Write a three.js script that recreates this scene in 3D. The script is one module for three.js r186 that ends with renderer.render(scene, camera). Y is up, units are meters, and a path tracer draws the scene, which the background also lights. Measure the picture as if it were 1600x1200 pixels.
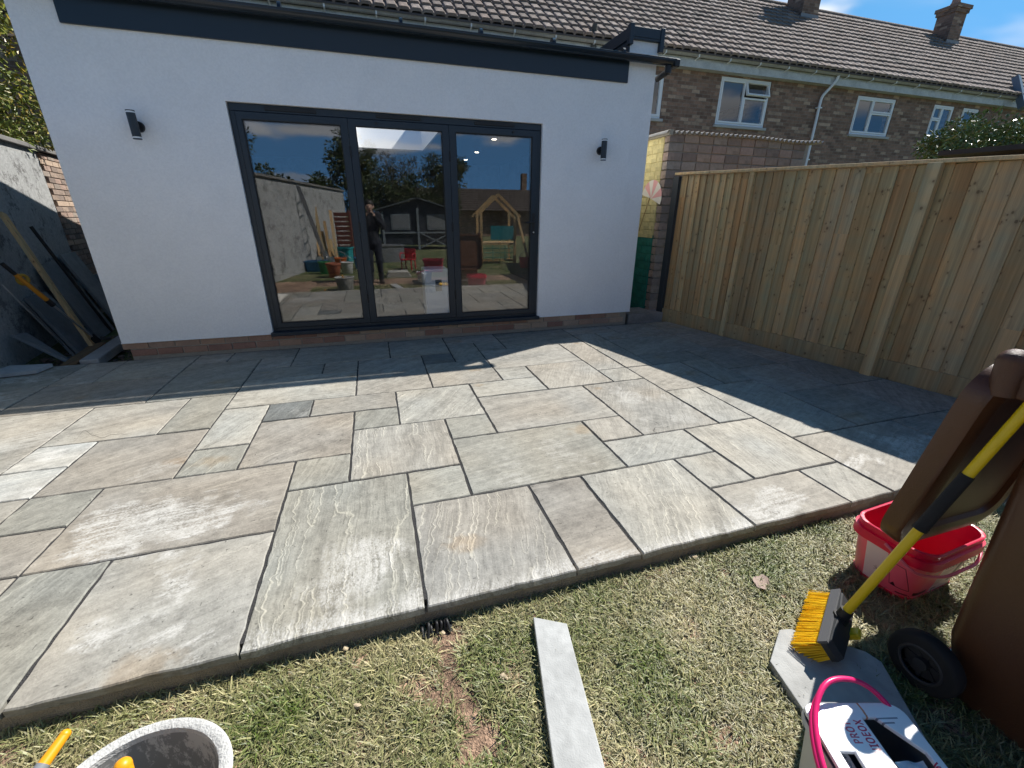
import * as THREE from 'three';
import { mergeGeometries, toCreasedNormals } from 'three/addons/utils/BufferGeometryUtils.js';
import { RoundedBoxGeometry } from 'three/addons/geometries/RoundedBoxGeometry.js';
import { MarchingCubes } from 'three/addons/objects/MarchingCubes.js';

// ---------- camera, sky, sun, exposure ----------
const scene = new THREE.Scene();
const camera = new THREE.PerspectiveCamera(84.23, 4 / 3, 0.04, 900);
camera.position.set(0, 1.375, 0);
camera.rotation.order = 'YXZ';
camera.rotation.set(-21.655 * Math.PI / 180, -17.428 * Math.PI / 180, 0.425 * Math.PI / 180);
const renderer = new THREE.WebGLRenderer({ antialias: true });
renderer.setSize(1024, 768);
renderer.toneMapping = THREE.LinearToneMapping;
renderer.toneMappingExposure = 1.5;
renderer.shadowMap.enabled = true;
const SUN = new THREE.Vector3(0.83, 1, -0.37).normalize();
const sun = new THREE.DirectionalLight(new THREE.Color(1, 0.955, 0.89), 5);
sun.position.copy(SUN).multiplyScalar(40); sun.castShadow = true;
sun.shadow.mapSize.set(4096, 4096);
Object.assign(sun.shadow.camera, { left: -30, right: 30, top: 30, bottom: -30, near: 1, far: 100 });
scene.add(sun, sun.target);

// ---------- noise ----------
function rng(seed) { let s = seed >>> 0; return () => { s = (s + 0x6D2B79F5) | 0; let t = Math.imul(s ^ (s >>> 15), 1 | s); t = (t + Math.imul(t ^ (t >>> 7), 61 | t)) ^ t; return ((t ^ (t >>> 14)) >>> 0) / 4294967296; }; }
const R0 = rng(11);
const rand = (a = 0, b = 1, r = R0) => a + (b - a) * r();
const NT = new Float32Array(65536); { const r = rng(5); for (let i = 0; i < 65536; i++) NT[i] = r() * 2 - 1; }
function vn(x, y) {
  const xi = Math.floor(x), yi = Math.floor(y), fx = x - xi, fy = y - yi;
  const u = fx * fx * (3 - 2 * fx), v = fy * fy * (3 - 2 * fy);
  const x0 = xi & 255, x1 = (xi + 1) & 255, y0 = (yi & 255) << 8, y1 = ((yi + 1) & 255) << 8;
  const a = NT[y0 + x0], b = NT[y0 + x1], c = NT[y1 + x0], d = NT[y1 + x1];
  return a + (b - a) * u + (c - a + (a - b - c + d) * u) * v;
}
function fbm(x, y, o = 4) { let s = 0, a = 0.5; for (let i = 0; i < o; i++) { s += a * vn(x, y); x = x * 2.03 + 17.3; y = y * 2.03 + 9.1; a *= 0.5; } return s; }
const clamp = (x, a = 0, b = 1) => x < a ? a : x > b ? b : x;
const sstep = (a, b, x) => { const t = clamp((x - a) / (b - a)); return t * t * (3 - 2 * t); };
const mix = (a, b, t) => a + (b - a) * t;
const enc = x => { x = clamp(x); return 255 * (x <= 0.0031308 ? 12.92 * x : 1.055 * Math.pow(x, 1 / 2.4) - 0.055); };
const ENC = new Uint8ClampedArray(4097); for (let i = 0; i <= 4096; i++) ENC[i] = Math.round(enc(i / 4096));
const e8 = x => ENC[(clamp(x) * 4096) | 0];

// ---------- sky ----------
{
  const W = 2048, H = 1024, d = new Float32Array(W * H * 4);
  const A = [0.12, 0.32, 0.64], Z = [0.004, 0.026, 0.10];
  for (let j = 0; j < H; j++) {
    const th = ((j + 0.5) / H - 0.5) * Math.PI, y = Math.sin(th), c = Math.cos(th);
    for (let i = 0; i < W; i++) {
      const ph = ((i + 0.5) / W - 0.5) * 2 * Math.PI, x = Math.cos(ph) * c, z = Math.sin(ph) * c;
      const yy = Math.max(y, 0), k = sstep(0.0, 0.85, Math.pow(yy, 0.8));
      const sd = Math.max(0, x * SUN.x + y * SUN.y + z * SUN.z);
      const g = 0.55 * Math.pow(sd, 6) + 0.45 * Math.pow(sd, 40);
      let r = mix(A[0], Z[0], k) + g * 0.17, gg = mix(A[1], Z[1], k) + g * 0.62, b = mix(A[2], Z[2], k) + g * 1.0;
      if (y > 0.01) {           // thin wisps high up, small heaped clouds low down
        const s = 1 / (y + 0.12), u = x * s, v = z * s;
        const w1 = fbm(u * 0.9 + v * 0.5 + 3 + 0.8 * fbm(u * 1.3, v * 1.3, 3), v * 2.2 - u * 0.5 + 8, 5);
        const cir = sstep(0.10, 0.6, w1) * 0.55;
        const cu = sstep(0.14, 0.34, fbm(u * 1.1 + 40, v * 1.1 + 21, 6)) * sstep(0.02, 0.1, y) * (1 - sstep(0.25, 0.5, y)) * 0.9;
        const m = clamp(cir * sstep(0.1, 0.3, y) + cu), br = 0.55 + 0.3 * fbm(u * 3, v * 3, 3) + 0.6 * g;
        r = mix(r, br * 0.95, m); gg = mix(gg, br * 0.97, m); b = mix(b, br, m);
      }
      if (y < 0) { r = 0.10; gg = 0.10; b = 0.08; }
      const o = (j * W + i) * 4; d[o] = r; d[o + 1] = gg; d[o + 2] = b; d[o + 3] = 1;
    }
  }
  const t = new THREE.DataTexture(d, W, H, THREE.RGBAFormat, THREE.FloatType);
  t.mapping = THREE.EquirectangularReflectionMapping; t.magFilter = t.minFilter = THREE.LinearFilter; t.needsUpdate = true;
  scene.background = t; scene.environment = t;
}

// ---------- helpers ----------
const taken = new Map();
function numbered(n) { const k = taken.get(n) || 0; taken.set(n, k + 1); return k ? `${n}_${String(k).padStart(3, '0')}` : n; }
function clean(g) {
  g = g.index ? g.toNonIndexed() : g;
  for (const k of Object.keys(g.attributes)) if (!['position', 'normal', 'uv', 'color'].includes(k)) g.deleteAttribute(k);
  if (!g.attributes.uv) g.setAttribute('uv', new THREE.BufferAttribute(new Float32Array(g.attributes.position.count * 2), 2));
  if (!g.attributes.normal) g.computeVertexNormals();
  return g;
}
function join(gs) { if (!Array.isArray(gs)) return gs; if (gs.length === 1) return clean(gs[0]); return mergeGeometries(gs.map(clean)); }
function bmap(gs, ox = 0, oy = 0) {            // uv in metres from the side a face points to
  const g = clean(join(gs)), p = g.attributes.position, uv = new Float32Array(p.count * 2);
  const a = new THREE.Vector3(), b = new THREE.Vector3(), c = new THREE.Vector3();
  for (let i = 0; i < p.count; i += 3) {
    a.fromBufferAttribute(p, i); b.fromBufferAttribute(p, i + 1); c.fromBufferAttribute(p, i + 2);
    const n = b.clone().sub(a).cross(c.clone().sub(a)), x = Math.abs(n.x), y = Math.abs(n.y), z = Math.abs(n.z);
    for (let k = 0; k < 3; k++) {
      const q = k === 0 ? a : k === 1 ? b : c; let u, v;
      if (y >= x && y >= z) { u = q.x; v = q.z; } else if (x >= z) { u = q.z; v = q.y; } else { u = q.x; v = q.y; }
      uv[(i + k) * 2] = u + ox; uv[(i + k) * 2 + 1] = v + oy;
    }
  }
  g.setAttribute('uv', new THREE.BufferAttribute(uv, 2)); return g;
}
function mesh(name, g, m, parent, label) {
  const o = new THREE.Mesh(Array.isArray(g) ? join(g) : g, m);
  o.name = parent ? name : numbered(name); o.castShadow = o.receiveShadow = true;
  (parent || scene).add(o); if (label) o.userData.label = label; return o;
}
function thing(name, label, category, [x, y, z] = [0, 0, 0], turn = 0, group) {
  const o = new THREE.Group(); o.name = numbered(name); o.position.set(x, y, z); o.rotation.y = turn;
  o.userData = { label, category }; if (group) o.userData.group = group; scene.add(o); return o;
}
function tag(o, label, category, group) { Object.assign(o.userData, { label, category }); if (group) o.userData.group = group; return o; }
const structure = o => { o.userData.kind = 'structure'; return o; };
const bx = (x0, x1, y0, y1, z0, z1) => new THREE.BoxGeometry(x1 - x0, y1 - y0, z1 - z0).translate((x0 + x1) / 2, (y0 + y1) / 2, (z0 + z1) / 2);
const rbx = (x0, x1, y0, y1, z0, z1, r = 0.005, s = 2) => new RoundedBoxGeometry(x1 - x0, y1 - y0, z1 - z0, s, Math.min(r, (x1 - x0) / 2.1, (y1 - y0) / 2.1, (z1 - z0) / 2.1)).translate((x0 + x1) / 2, (y0 + y1) / 2, (z0 + z1) / 2);
const V = (x, y, z) => new THREE.Vector3(x, y, z);
function rod(a, b, r0, r1 = r0, seg = 12) {
  a = V(...a); b = V(...b); const d = b.clone().sub(a), g = new THREE.CylinderGeometry(r1, r0, d.length(), seg);
  g.applyQuaternion(new THREE.Quaternion().setFromUnitVectors(V(0, 1, 0), d.clone().normalize()));
  return g.translate(...a.add(b).multiplyScalar(0.5).toArray());
}
function tube(pts, r, seg = 40, rs = 8, closed = false) { return new THREE.TubeGeometry(new THREE.CatmullRomCurve3(pts.map(p => V(...p)), closed), seg, r, rs, closed); }
function beam(a, b, w, t, up = [0, 1, 0], round = 0) {      // a bar from a to b, w wide across, t thick along "up"
  const A = V(...a), B = V(...b), d = B.clone().sub(A), L = d.length(); d.normalize();
  const s = d.clone().cross(V(...up)).normalize(), n = s.clone().cross(d).normalize();
  const g = round ? new RoundedBoxGeometry(w, L, t, 2, round) : new THREE.BoxGeometry(w, L, t);
  const M = new THREE.Matrix4().makeBasis(s, d, n); g.applyMatrix4(M);
  return g.translate(...A.add(B).multiplyScalar(0.5).toArray());
}
function extr(pts, depth, holes = [], bevel = 0) {
  const s = new THREE.Shape(pts.map(p => new THREE.Vector2(...p)));
  for (const h of holes) s.holes.push(new THREE.Path(h.map(p => new THREE.Vector2(...p))));
  return new THREE.ExtrudeGeometry(s, { depth, bevelEnabled: bevel > 0, bevelSize: bevel, bevelThickness: bevel, bevelSegments: 2, bevelOffset: -bevel, curveSegments: 12 });
}
const rect = (x0, x1, y0, y1) => [[x0, y0], [x1, y0], [x1, y1], [x0, y1]];

// ---------- textures and materials ----------
function tex(W, H, size, fn, srgb = true, sizeY) {          // fn(i, j) -> [r, g, b] linear colour (or height 0..1)
  const d = new Uint8Array(W * H * 4);
  for (let j = 0; j < H; j++) for (let i = 0; i < W; i++) {
    const c = fn(i, j), o = (j * W + i) * 4;
    if (srgb) { d[o] = e8(c[0]); d[o + 1] = e8(c[1]); d[o + 2] = e8(c[2]); } else d[o] = d[o + 1] = d[o + 2] = 255 * clamp(c);
    d[o + 3] = 255;
  }
  const t = new THREE.DataTexture(d, W, H, THREE.RGBAFormat);
  t.wrapS = t.wrapT = THREE.RepeatWrapping; t.magFilter = THREE.LinearFilter; t.minFilter = THREE.LinearMipmapLinearFilter; t.generateMipmaps = true;
  if (srgb) t.colorSpace = THREE.SRGBColorSpace;
  if (size) t.repeat.set(1 / size, 1 / (sizeY || size));
  t.needsUpdate = true; return t;
}
const rgb = (r, g, b) => new THREE.Color().setRGB(r, g, b);
const std = (r, g, b, rough = 0.7, o = {}) => new THREE.MeshStandardMaterial({ color: rgb(r, g, b), roughness: rough, ...o });
const phys = (r, g, b, rough, o = {}) => new THREE.MeshPhysicalMaterial({ color: rgb(r, g, b), roughness: rough, ...o });
// periodic noise on an n x n pixel sheet: the 256-cell table repeats, so whole periods are used
const pn = (i, n, k) => (i / n) * k;           // k must divide 256 for a seamless repeat
function grey(n, size, f, lo, hi, srgb = true) { return tex(n, n, size, (i, j) => { const h = clamp(f(i, j), 0, 1), v = mix(lo, hi, h); return srgb ? [v, v, v] : v; }, srgb); }
const speckle = grey(512, 0.6, (i, j) => 0.5 + 0.28 * vn(pn(i, 512, 256), pn(j, 512, 256)) + 0.2 * vn(pn(i, 512, 64), pn(j, 512, 64)) + 0.25 * vn(pn(i, 512, 8), pn(j, 512, 8)), 0.72, 1.0);
const speckleH = grey(512, 0.6, (i, j) => 0.5 + 0.35 * vn(pn(i, 512, 256), pn(j, 512, 256)) + 0.25 * vn(pn(i, 512, 128), pn(j, 512, 128)), 0, 1, false);
const blotch = grey(512, 2.4, (i, j) => 0.55 + 0.3 * vn(pn(i, 512, 8), pn(j, 512, 8)) + 0.22 * vn(pn(i, 512, 32), pn(j, 512, 32)) + 0.2 * vn(pn(i, 512, 128), pn(j, 512, 128)), 0.6, 1.0);
const renderTex = tex(1024, 1024, 3, (i, j) => { const a = 1 + 0.022 * vn(pn(i, 1024, 4), pn(j, 1024, 4)) + 0.02 * vn(pn(i, 1024, 16), pn(j, 1024, 16)) + 0.035 * vn(pn(i, 1024, 256), pn(j, 1024, 256)); return [0.87 * a, 0.862 * a, 0.85 * a]; });
const M = {
  render: std(1, 1, 1, 0.92, { map: renderTex, bumpMap: speckleH, bumpScale: 0.0018 }),
  anthracite: std(0.010, 0.020, 0.031, 0.4),
  gutter: phys(0.014, 0.022, 0.032, 0.22),
  mortar: std(0.42, 0.38, 0.32, 0.95, { map: speckle, bumpMap: speckleH, bumpScale: 0.003 }),
  jointing: std(0.042, 0.040, 0.040, 0.98, { map: speckle, bumpMap: speckleH, bumpScale: 0.004 }),
  upvc: std(0.74, 0.76, 0.76, 0.35),
  pvcGutter: std(0.55, 0.57, 0.56, 0.5, { map: blotch }),
  pane: phys(1, 1, 1, 0.0, { transmission: 1, thickness: 0, ior: 1.9 }),
  steel: std(0.55, 0.56, 0.57, 0.3, { metalness: 0.9 }),
  black: std(0.012, 0.012, 0.013, 0.55),
  rubber: std(0.016, 0.016, 0.017, 0.85, { map: speckle }),
  white: std(0.75, 0.75, 0.74, 0.5),
};
const brickMat = [[0.44, 0.27, 0.20], [0.50, 0.33, 0.24], [0.37, 0.21, 0.16], [0.53, 0.40, 0.30], [0.46, 0.32, 0.25]].map(c => std(...c, 0.92, { map: speckle, bumpMap: speckleH, bumpScale: 0.003 }));
const block = [[0.38, 0.29, 0.235], [0.43, 0.325, 0.255], [0.31, 0.24, 0.20], [0.40, 0.33, 0.275], [0.46, 0.33, 0.265]].map(c => std(...c, 0.95, { map: blotch, bumpMap: speckleH, bumpScale: 0.006 }));
// pressure-treated wood: grain along v, knots
function woodTex(seed, knots) {
  const W = 1024, H = 1024, r = rng(seed), K = [];
  for (let k = 0; k < knots; k++) K.push([r() * W, r() * H, 3 + r() * r() * 7]);
  return tex(W, H, 1, (i, j) => {
    let du = 0, dark = 0;
    for (const [kx, ky, s] of K) {
      let dx = i - kx, dy = (j - ky) * 1.5; if (dx > W / 2) dx -= W; if (dx < -W / 2) dx += W; if (dy > H * 0.75) dy -= H * 1.5; if (dy < -H * 0.75) dy += H * 1.5;
      const q = dx * dx + dy * dy; if (q > 6400) continue;
      const d = Math.sqrt(q) / s; if (d < 8) { du += dx / s * Math.exp(-d * d / 9) * 9; dark = Math.max(dark, d < 1 ? 0.8 : 0.42 * Math.exp(-(d - 1) * 0.9)); }
    }
    const x = pn(i, W, 64) + du * 0.08, y = pn(j, H, 4);
    const g = 0.5 * vn(x, y) + 0.3 * vn(x * 4, y * 2) + 0.28 * vn(x * 0.25, y * 0.5 + 60) + 0.12 * vn(pn(i, W, 256), pn(j, H, 32));
    const t = 1 + 0.34 * g, red = 0.13 * vn(pn(i, W, 16) + 30, pn(j, H, 4)) + 0.06 * vn(pn(i, W, 4), pn(j, H, 32)), q = 1 - dark;
    return [(0.50 + red * 0.5) * t * mix(0.28, 1, q), (0.355 - red * 0.05) * t * mix(0.22, 1, q), (0.19 - red * 0.2) * t * mix(0.2, 1, q)];
  }, true, 2);
}
const woodA = woodTex(3, 120), woodB = woodTex(8, 70);
const woodM = [[1, 1, 1], [0.74, 0.74, 0.70], [1.08, 1.05, 0.97], [0.84, 0.75, 0.64], [0.90, 0.93, 0.86]].map((c, k) => std(...c, 0.85, { map: k % 2 ? woodB : woodA }));
const paleWood = std(1.25, 1.22, 1.15, 0.8, { map: woodB }), darkWood = std(0.35, 0.3, 0.27, 0.85, { map: woodA });

// ---------- the ground ----------
const LAWN = -0.103;
{
  const t = tex(1024, 1024, 3.2, (i, j) => {
    const n = 0.5 * vn(pn(i, 1024, 8), pn(j, 1024, 8)) + 0.4 * vn(pn(i, 1024, 32), pn(j, 1024, 32)) + 0.35 * vn(pn(i, 1024, 256), pn(j, 1024, 256)), k = sstep(-0.35, 0.45, n), f = 1 + 0.45 * vn(pn(i, 1024, 256) + 7, pn(j, 1024, 256) + 3);
    return [mix(0.085, 0.19, k) * f, mix(0.115, 0.18, k) * f, mix(0.032, 0.085, k) * f];
  });
  const g = new THREE.PlaneGeometry(900, 900, 2, 2).rotateX(-Math.PI / 2).translate(0, LAWN, 0);
  structure(mesh('ground', bmap(g), std(1, 1, 1, 1, { map: t, bumpMap: speckleH, bumpScale: 0.01 })));
  const ts = tex(1024, 1024, 1.3, (i, j) => { const n = 0.5 * vn(pn(i, 1024, 8), pn(j, 1024, 8)) + 0.4 * vn(pn(i, 1024, 32), pn(j, 1024, 32)) + 0.4 * vn(pn(i, 1024, 256), pn(j, 1024, 256)), k = sstep(-0.5, 0.6, n), f = 1 + 0.4 * vn(pn(i, 1024, 256) + 7, pn(j, 1024, 256) + 3); return [mix(0.19, 0.42, k) * f, mix(0.12, 0.275, k) * f, mix(0.078, 0.185, k) * f]; });
  const sg = new THREE.PlaneGeometry(8, 2.2, 320, 88).rotateX(-Math.PI / 2).translate(0.7, LAWN + 0.004, -0.15), sp = sg.attributes.position;
  for (let i = 0; i < sp.count; i++) sp.setY(i, sp.getY(i) + 0.012 * clamp(0.5 + fbm(sp.getX(i) * 9, sp.getZ(i) * 9, 4)));
  sg.computeVertexNormals(); structure(mesh('soil', bmap(sg), std(1, 1, 1, 1, { map: ts, bumpMap: speckleH, bumpScale: 0.006 })));
}

// ---------- the patio: every slab of the random course pattern, in units of 313 mm ----------
const UX = 0.05, UZ = -1.22, U1 = 0.313, UZ1 = 0.3135;
// fence line: runs from (3.866, -5.186) along (0.204, 0.979)
const fenceX = z => 3.866 + (z + 5.186) * 0.2084;
// [x0, x1, row0, row1, tone, grain angle, veins, bloom, crack]   tones: b buff, g grey green, p pink brown, d dark, w pale, l light
const SL = [
  [-5, -4, 0, 2, 'g', 62, 1, 0], [-4, -2, 0, 2, 'b', 20, .4, 1.5], [-2, 0, 0, 3, 'g', 92, 1.3, 'e'], [0, 2, 0, 2, 'q', 80, 1.2, 'f'], [2, 3, 0, 2, 'p', 10, .1, 'f'], [3, 5, 0, 2, 'l', 72, .9, 'f'],
  [5, 7, 0, 1, 'b', 12, .2, .9], [7, 8, 0, 1, 'l', 60, .5, .2], [8, 11, 0, 2, 'b', 30, .3, 1.0], [11, 13, 0, 2, 'g', 10, .3, 0], [13, 15, 0, 2, 'b', 10, .3, 0],
  [-5, -2, 2, 4, 'p', 15, .5, 1.0], [-7, -5, 2, 3, 'p', 30, .4, .1], [-6, -5, 3, 4, 'g', 40, 1, 0], [-7, -5, 0, 2, 'b', 30, .4, .2], [-2, -1, 3, 4, 'g', 70, .6, 0], [-1, 1, 3, 5, 'b', 85, 1, .1], [0, 1, 2, 3, 'g', 15, .6, 0],
  [1, 4, 2, 4, 'g', 4, .35, .35], [4, 6, 2, 3, 'l', 30, .5, .1], [5, 6, 1, 2, 'l', 75, .6, 0], [6, 8, 1, 3, 'l', 78, .6, .1],
  [-6, -4, 4, 6, 'p', 30, .5, .35], [-7, -6, 5, 6, 'w', 25, .4, 1.2], [-9, -6, 4, 5, 'w', 25, .5, 1.4], [-9, -6, 3, 4, 'b', 20, .4, .6], [-4, -3, 5, 7, 'l', 60, .5, 0], [-4, -3, 4, 5, 'g', 65, .8, 0], [-3, -1, 4, 6, 'p', 35, .7, 0], [-3, -2, 6, 7, 'd', 60, .3, .3], [-2, 0, 6, 7, 'b', 12, .3, .1], [-1, 0, 5, 6, 'g', 60, .6, 0], [0, 2, 5, 7, 'l', 50, 1, 0, 0], [1, 2, 4, 5, 'g', 20, .5, .1, 1], [2, 5, 4, 6, 'b', 6, .2, .1], [4, 5, 3, 4, 'b', 70, .6, 0], [5, 7, 3, 6, 'b', 65, .3, .5, 1], [7, 8, 3, 5, 'l', 60, .3, .1], [8, 10, 2, 5, 'l', 20, .2, .2],
  [2, 4, 6, 7, 'l', 5, .3, 0], [3, 4, 7, 8, 'l', 20, .3, 0], [4, 6, 6, 8, 'b', 60, .4, 0], [6, 7, 6, 7, 'l', 60, .3, .1], [7, 9, 5, 7, 'b', 20, .3, .1], [9, 10, 5, 7, 'g', 70, .3, 0], [8, 10, 7, 8, 'g', 10, .3, 0], [10, 12, 6, 8, 'g', 10, .3, 0], [10, 12, 4, 6, 'b', 10, .3, 0], [10, 12, 2, 4, 'g', 10, .3, 0], [12, 15, 2, 4, 'b', 40, .3, 0], [12, 15, 4, 6, 'g', 60, .3, 0], [12, 15, 6, 8, 'b', 10, .3, 0],
  [-9, -6, 8, 10, 'p', 20, .4, 0], [-8, -6, 10, 12, 'g', 20, .4, 0], [-9, -8, 10, 12, 'b', 20, .4, .5], [-7, -5, 6, 8, 'b', 20, .4, .15, 1], [-5, -4, 6, 8, 'g', 40, .4, 0], [-9, -7, 5, 8, 'b', 20, .5, .4], [-11, -9, 5, 8, 'b', 20, .5, .5], [-11, -9, 8, 10, 'b', 20, .5, .7], [-11, -9, 10, 12, 'g', 20, .5, .9], [-6, -4, 8, 11, 'g', 30, .3, 0], [-6, -5, 11, 12, 'b', 10, .3, 0], [-5, -3, 11, 12, 'g', 10, .3, 0],
  [-4, -3, 10, 11, 'b', 30, .3, 0], [-3, 0, 10, 12, 'g', 10, .3, 0], [-4, -2, 9, 10, 'g', 12, .3, 0], [-2, -1, 9, 10, 'b', 40, .3, 0], [-4, -1, 7, 9, 'l', 8, .4, .1], [-1, 1, 7, 10, 'b', 45, .5, .1], [0, 2, 10, 12, 'g', 10, .3, 0], [1, 2, 9, 10, 'd', 10, .3, 0], [1, 3, 7, 9, 'b', 45, .5, .1], [2, 3, 9, 11, 'g', 60, .3, 0], [2, 4, 11, 12, 'b', 0, .3, 0], [3, 4, 10, 11, 'g', 20, .3, 0], [3, 6, 8, 10, 'b', 15, .4, .2], [4, 7, 10, 12, 'g', 15, .4, 0], [6, 7, 7, 10, 'b', 60, .4, 0],
  [7, 8, 9, 11, 'g', 70, .4, 0], [7, 9, 11, 12, 'b', 10, .4, 0], [8, 9, 10, 11, 'g', 30, .4, 0], [7, 8, 7, 9, 'b', 50, .4, 0], [9, 11, 10, 12, 'b', 15, .4, 0], [8, 11, 8, 10, 'g', 15, .4, 0], [11, 13, 8, 10, 'b', 15, .4, 0], [11, 13, 10, 12, 'g', 15, .4, 0],
];
const TONE = { b: [0.300, 0.274, 0.232], g: [0.268, 0.252, 0.212], p: [0.272, 0.243, 0.204], d: [0.165, 0.166, 0.154], w: [0.385, 0.37, 0.335], l: [0.325, 0.305, 0.262], q: [0.275, 0.253, 0.218] };
{
  const patio = new THREE.Group(); patio.name = numbered('patio'); scene.add(patio); structure(patio);
  const N = 2048, CELL = 128, GC = 16, sheets = [];
  const grids = [];
  function place(w, h) {
    for (let s = 0; ; s++) {
      if (!grids[s]) { grids[s] = new Uint8Array(GC * GC); sheets[s] = { c: new Uint8Array(N * N * 4), h: new Uint8Array(N * N * 4) }; }
      const G = grids[s];
      for (let y = 0; y + h <= GC; y++) for (let x = 0; x + w <= GC; x++) {
        let ok = true; for (let b = 0; b < h && ok; b++) for (let a = 0; a < w; a++) if (G[(y + b) * GC + x + a]) { ok = false; break; }
        if (ok) { for (let b = 0; b < h; b++) for (let a = 0; a < w; a++) G[(y + b) * GC + x + a] = 1; return [s, x * CELL, y * CELL]; }
      }
    }
  }
  const ordered = SL.map((s, k) => ({ s, k })).sort((a, b) => (b.s[1] - b.s[0]) * (b.s[3] - b.s[2]) - (a.s[1] - a.s[0]) * (a.s[3] - a.s[2]));
  const info = [];
  for (const { s, k } of ordered) {
    const [x0, x1, r0, r1, tone, ang, veins, bloom, crack] = s, w = x1 - x0, h = r1 - r0, [sh, px, py] = place(w, h), r = rng(900 + k * 13);
    const C = TONE[tone], a = (ang + (r() - 0.5) * 12) * Math.PI / 180, ca = Math.cos(a), sa = Math.sin(a), ox = r() * 200, oy = r() * 200;
    const { c: cc, h: hh } = sheets[sh], PW = w * CELL, PH = h * CELL, m = 1 / (CELL / 0.313);
    const seen = r0 < 8;
    const bx0 = 0.3 + 0.4 * r(), by0 = 0.3 + 0.4 * r(), tint = 0.94 + 0.12 * r();
    const iron = r() < 0.4 ? [r() * w * 0.313, r() * h * 0.313, 0.05 + r() * 0.12] : null;
    for (let j = 0; j < PH; j++) for (let i = 0; i < PW; i++) {
      const X = i * m, Y = j * m;                       // metres from the back left corner, Y towards the lawn... rows count from the lawn
      const S = (X * ca - Y * sa), T = (X * sa + Y * ca);
      const warp = fbm(S * 3 + ox, T * 3 + oy, 3);
      const wig = 0.26 * vn(S * 9 + ox, T * 5 + oy) + 0.17 * vn(S * 37 + oy, T * 15 + ox) + 0.08 * vn(S * 90 + oy, T * 40);
      const band = vn(T * 14 + warp * 1.4 + ox, S * 1.3 + oy), band2 = vn(T * 85 + warp * 3 + wig * 2 + ox, S * 6 + oy), lam = vn(T * 190 + wig * 3 + oy, S * 16 + ox), fine = vn(X * 420 + ox, Y * 420 + oy), mid = fbm(X * 26 + oy, Y * 26 + ox, 3);
      let v = 1 + 0.11 * band + 0.10 * band2 + 0.07 * lam + 0.12 * fine + 0.26 * mid + 0.15 * warp + 0.10 * vn(X * 150 + oy, Y * 150);
      // raised riven ridges: thin broken lines along the grain
      const q = vn(T * 19 + warp * 0.8 + wig + oy, S * 0.8 + ox), q2 = vn(T * 41 + warp * 1.2 + wig * 1.6 + oy, S * 1.7 + ox);
      const g1 = Math.abs(vn((T + 0.002) * 19 + warp * 0.8 + wig + oy, S * 0.8 + ox) - q) / 0.002 + 4, g2 = Math.abs(vn((T + 0.001) * 41 + warp * 1.2 + wig * 1.6 + oy, S * 1.7 + ox) - q2) / 0.001 + 8;
      const cut = sstep(0.05, 0.5, vn(S * 3.1 + 31 + ox, T * 9 + oy) + 0.18 + 0.25 * vn(S * 18, T * 40 + ox));
      let ridge = Math.max(sstep(0.0042, 0.0012, Math.abs(q) / g1), 0.6 * sstep(0.0028, 0.0006, Math.abs(q2) / g2)) * cut * veins;
      ridge *= 0.55 + 0.45 * sstep(-0.4, 0.4, band2 + fine * 0.6);
      ridge = clamp(ridge, 0, 1);
      let R = C[0] * 0.98 * v * tint, G = C[1] * 1.005 * v * tint, B = C[2] * 1.03 * v * tint;
      const gp = 0.5 + 0.5 * vn(X * 4 + oy, Y * 4 + ox + 20); R *= mix(1.04, 0.97, gp); B *= mix(0.95, 1.03, gp);
      R += ridge * 0.135; G += ridge * 0.125; B += ridge * 0.095;
      if (iron) { const d = Math.hypot(X - iron[0], (Y - iron[1]) * 1.5) / iron[2] + 0.5 * mid; const f = 0.35 * sstep(1, 0.2, d); R *= 1 + 0.1 * f; G *= 1 - 0.2 * f; B *= 1 - 0.5 * f; }
      // cement bloom: a grainy white film left by the jointing
      let bl = 0;
      if (bloom) {
        const n = fbm(X * 5 + ox + 50, Y * 5 + oy, 5), gr = 0.5 + 0.5 * vn(S * 160 + ox, T * 420 + oy), gr2 = 0.5 + 0.5 * vn(X * 240 + ox, Y * 240);
        let amt;
        if (bloom === 'e' || bloom === 'f') {                 // along the lawn edge, ragged
          const dEdge = (PH - 1 - j) * m + 0.09 * n + 0.03 * mid; amt = bloom === 'e' ? Math.max(sstep(0.12, 0.0, dEdge), 0.9 * sstep(0.22, 0.05, Math.hypot(X - 0.36, (Y - 0.66) * 0.9) + 0.2 * n)) : sstep(0.10, 0.0, dEdge) * 0.9;
        } else { const d = Math.hypot((X / (w * 0.313) - bx0) * 1.2, (Y / (h * 0.313) - by0) * 1.3); amt = Math.min(1.1, bloom) * sstep(-0.05, 0.55, n * 1.4 + 0.5 - d * 1.15 + 0.15 * vn(T * 30 + ox, S * 4)); }
        bl = clamp(amt * (0.9 * gr * gr + 0.55 * gr2 + 0.35 * (mid + band2)) - 0.10, 0, 0.85);
        R = mix(R, 0.54, bl); G = mix(G, 0.525, bl); B = mix(B, 0.49, bl);
      }
      // specks, chips, scratches
      const sp = vn(X * 95 + ox * 3, Y * 95 + oy * 3); if (sp > 0.9) { R *= 0.45; G *= 0.45; B *= 0.45; }
      let ck = 0;
      if (crack) { const cy = 0.14 + 0.09 * vn(S * 5 + ox, 3.3) + 0.05 * vn(S * 22, oy) + (crack === 1 ? 0.12 : 0); ck = sstep(0.006, 0.001, Math.abs(T - cy * (1 + 0.6 * w))) * sstep(-0.2, 0.1, vn(S * 4 + oy, ox)); R *= 1 - 0.55 * ck; G *= 1 - 0.55 * ck; B *= 1 - 0.55 * ck; }
      const o = ((py + j) * N + px + i) * 4;
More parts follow.
